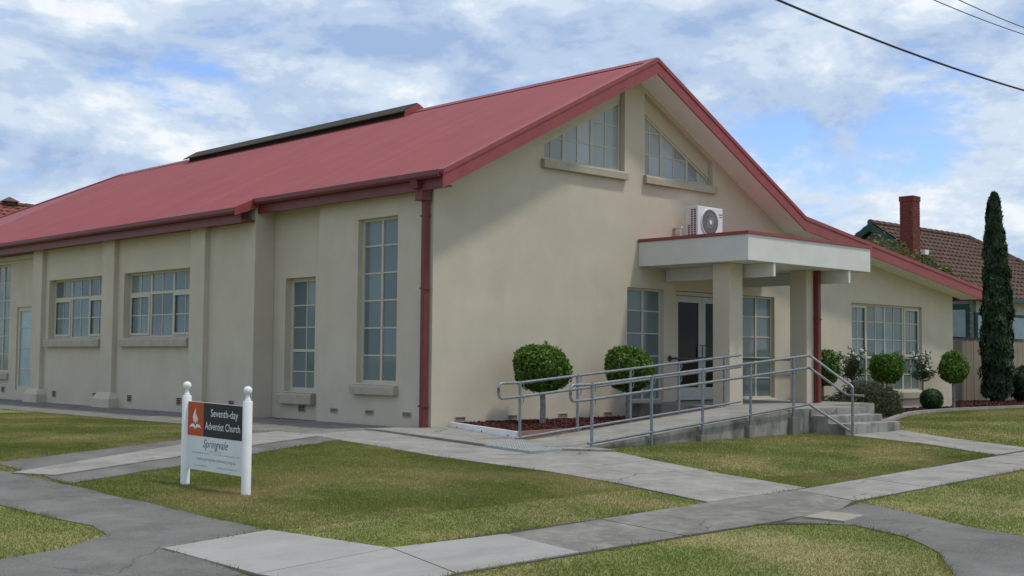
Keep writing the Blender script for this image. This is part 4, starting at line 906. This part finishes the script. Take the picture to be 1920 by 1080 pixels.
# paling fence
fe = thing('paling_fence', (21, 2.2, 0), 'weathered timber paling fence running from the church to the cypress', 'fence')
me0 = None; x = 17.0; W_ = .145
while x < 29:
    if me0 is None:
        p0 = MB().box(-W_ / 2, W_ / 2, -.009, .009, 0, 1.82); p = p0.build('paling', fencem, None, bevel=.003); me0 = p.data; bpy.data.objects.remove(p)
    o = bpy.data.objects.new('paling', me0); C.objects.link(o); o.parent = fe; o.location = (x - 21, R.uniform(-.006, .006), R.uniform(-.01, .01)); x += W_ + .006
MB().box(16.9, 29, 2.165, 2.235, 1.83, 1.87).build('capping_rail', brown, fe)
for z in (.35, 1.5): MB().box(16.9, 29, 2.225, 2.28, z, z + .07).build('rail', fencem, fe)

# ------------------------------------------------------------------ overhead cables
def cable(a, b, sag, r, label):
    a, b = Vector(a), Vector(b); pts = [a.lerp(b, t / 40) - Vector((0, 0, sag * 4 * (t / 40) * (1 - t / 40))) for t in range(41)]
    o = MB().tube(pts, r, 6).build('overhead_cable', rubber, smooth=True); return tag(o, label, 'cable')
cable((-2.37, -6.08, 5.88), (11.74, -5.65, 5.97), .22, .016, 'thick black cable sagging across the sky beside the gable')
cable((8.52, -2.8, 8.52), (27.95, 0.68, 10.97), .2, .011, 'thin grey wire below its twin in the upper sky')
cable((8.97, -3.22, 8.51), (27.94, 0.67, 11.12), .2, .011, 'thin grey wire above its twin in the upper sky')

# ------------------------------------------------------------------ grass blades on the lawns
BUILT = [[(.0, .01), (17, .01), (17, 26), (-.2, 26), (-.2, 4)], [(-.15, -3.47), (5.2, -3.47), (5.2, -4.15), (6.97, -4.15), (6.97, -2), (9, -2), (9, .1), (-.15, .1)]]
def lawn_blades(name, x0, x1, y0, y1, dens, hgt, wid, label):
    n = int((x1 - x0) * (y1 - y0) * dens); px = NP.uniform(x0, x1, n); py = NP.uniform(y0, y1, n)
    k = np.ones(n, bool)
    for P in PAVED + BUILT: k &= ~inside(px + NP.normal(0, .022, n), py + NP.normal(0, .022, n), P)
    px, py = px[k], py[k]; n = len(px); a = NP.uniform(0, 6.283, n); hh = hgt * NP.uniform(.35, 1.15, n) * (1 + .15 * np.sin(px * 1.7 + np.sin(py * 2.1)) * np.sin(py * 1.3 + 1))
    b = np.stack([px, py, gz(px, py) - .004], 1); w = np.stack([np.cos(a), np.sin(a), a * 0], 1) * (wid * NP.uniform(.6, 1.3, n))[:, None]
    lean = np.stack([NP.normal(0, .55, n), NP.normal(0, .55, n), np.ones(n)], 1) * hh[:, None]
    v = np.stack([b - w, b + w, b + lean], 1).reshape(-1, 3)
    return tag(fast_mesh(name, v, np.arange(3 * n).reshape(-1, 3), blade_m), label, 'grass', kind='stuff')
MAIN = list(MAINS)
def edge_tufts():
    P = []
    for poly in MAIN:
        for a, b in zip(poly, poly[1:] + poly[:1]):
            a, b = np.array(a), np.array(b); L0 = np.linalg.norm(b - a); n = int(L0 * 260)
            if n: P.append(a + (b - a) * NP.uniform(0, 1, n)[:, None] + NP.normal(0, .026, (n, 2)))
    P = np.concatenate(P); px, py = P[:, 0], P[:, 1]; n = len(px); k = (px > -12) & (px < 20) & (py > -13) & (py < 12)
    for q in PAVED + BUILT: k &= ~inside(px + NP.normal(0, .026, n), py + NP.normal(0, .026, n), q)
    k &= (np.sin(px * 3.1 + 1.3 * np.sin(py * 2.3)) + np.sin(py * 4.7 + px) + NP.normal(0, .6, n)) > -.1
    px, py = px[k], py[k]; n = len(px); a = NP.uniform(0, 6.283, n); hh = NP.uniform(.018, .055, n)
    b = np.stack([px, py, gz(px, py) - .004], 1); w = np.stack([np.cos(a), np.sin(a), a * 0], 1) * .006
    lean = np.stack([NP.normal(0, .7, n), NP.normal(0, .7, n), np.ones(n)], 1) * hh[:, None]
    return tag(fast_mesh('edge_grass', np.stack([b - w, b + w, b + lean], 1).reshape(-1, 3), np.arange(3 * n).reshape(-1, 3), blade_m), 'longer untrimmed grass tufts along the paving edges', 'grass', kind='stuff')
edge_tufts()
lawn_blades('lawn_grass', -7.4, -1.0, -7.9, .8, 6000, .021, .0042, 'short patchy lawn around the church sign')
lawn_blades('lawn_grass', -11.0, -2.4, -6.6, 9, 6500, .020, .00402, 'short lawn beside the asphalt path and side wall')
lawn_blades('lawn_grass', -11.5, -3.0, -12.0, -8.2, 6500, .020, .0040, 'short nature strip lawn beside the footpath slabs')
lawn_blades('lawn_grass', -1.6, 6.0, -7.7, -3.3, 5000, .022, .0048, 'triangular lawn between the ramp and the footpath')
lawn_blades('lawn_grass', -2.4, 8, -11.5, -6.8, 4200, .021, .0048, 'nature strip lawn beyond the asphalt crossover')
lawn_blades('lawn_grass', 5.0, 20, -7, -.9, 1800, .024, .0075, 'lawn in front of the rose bed and kerb')
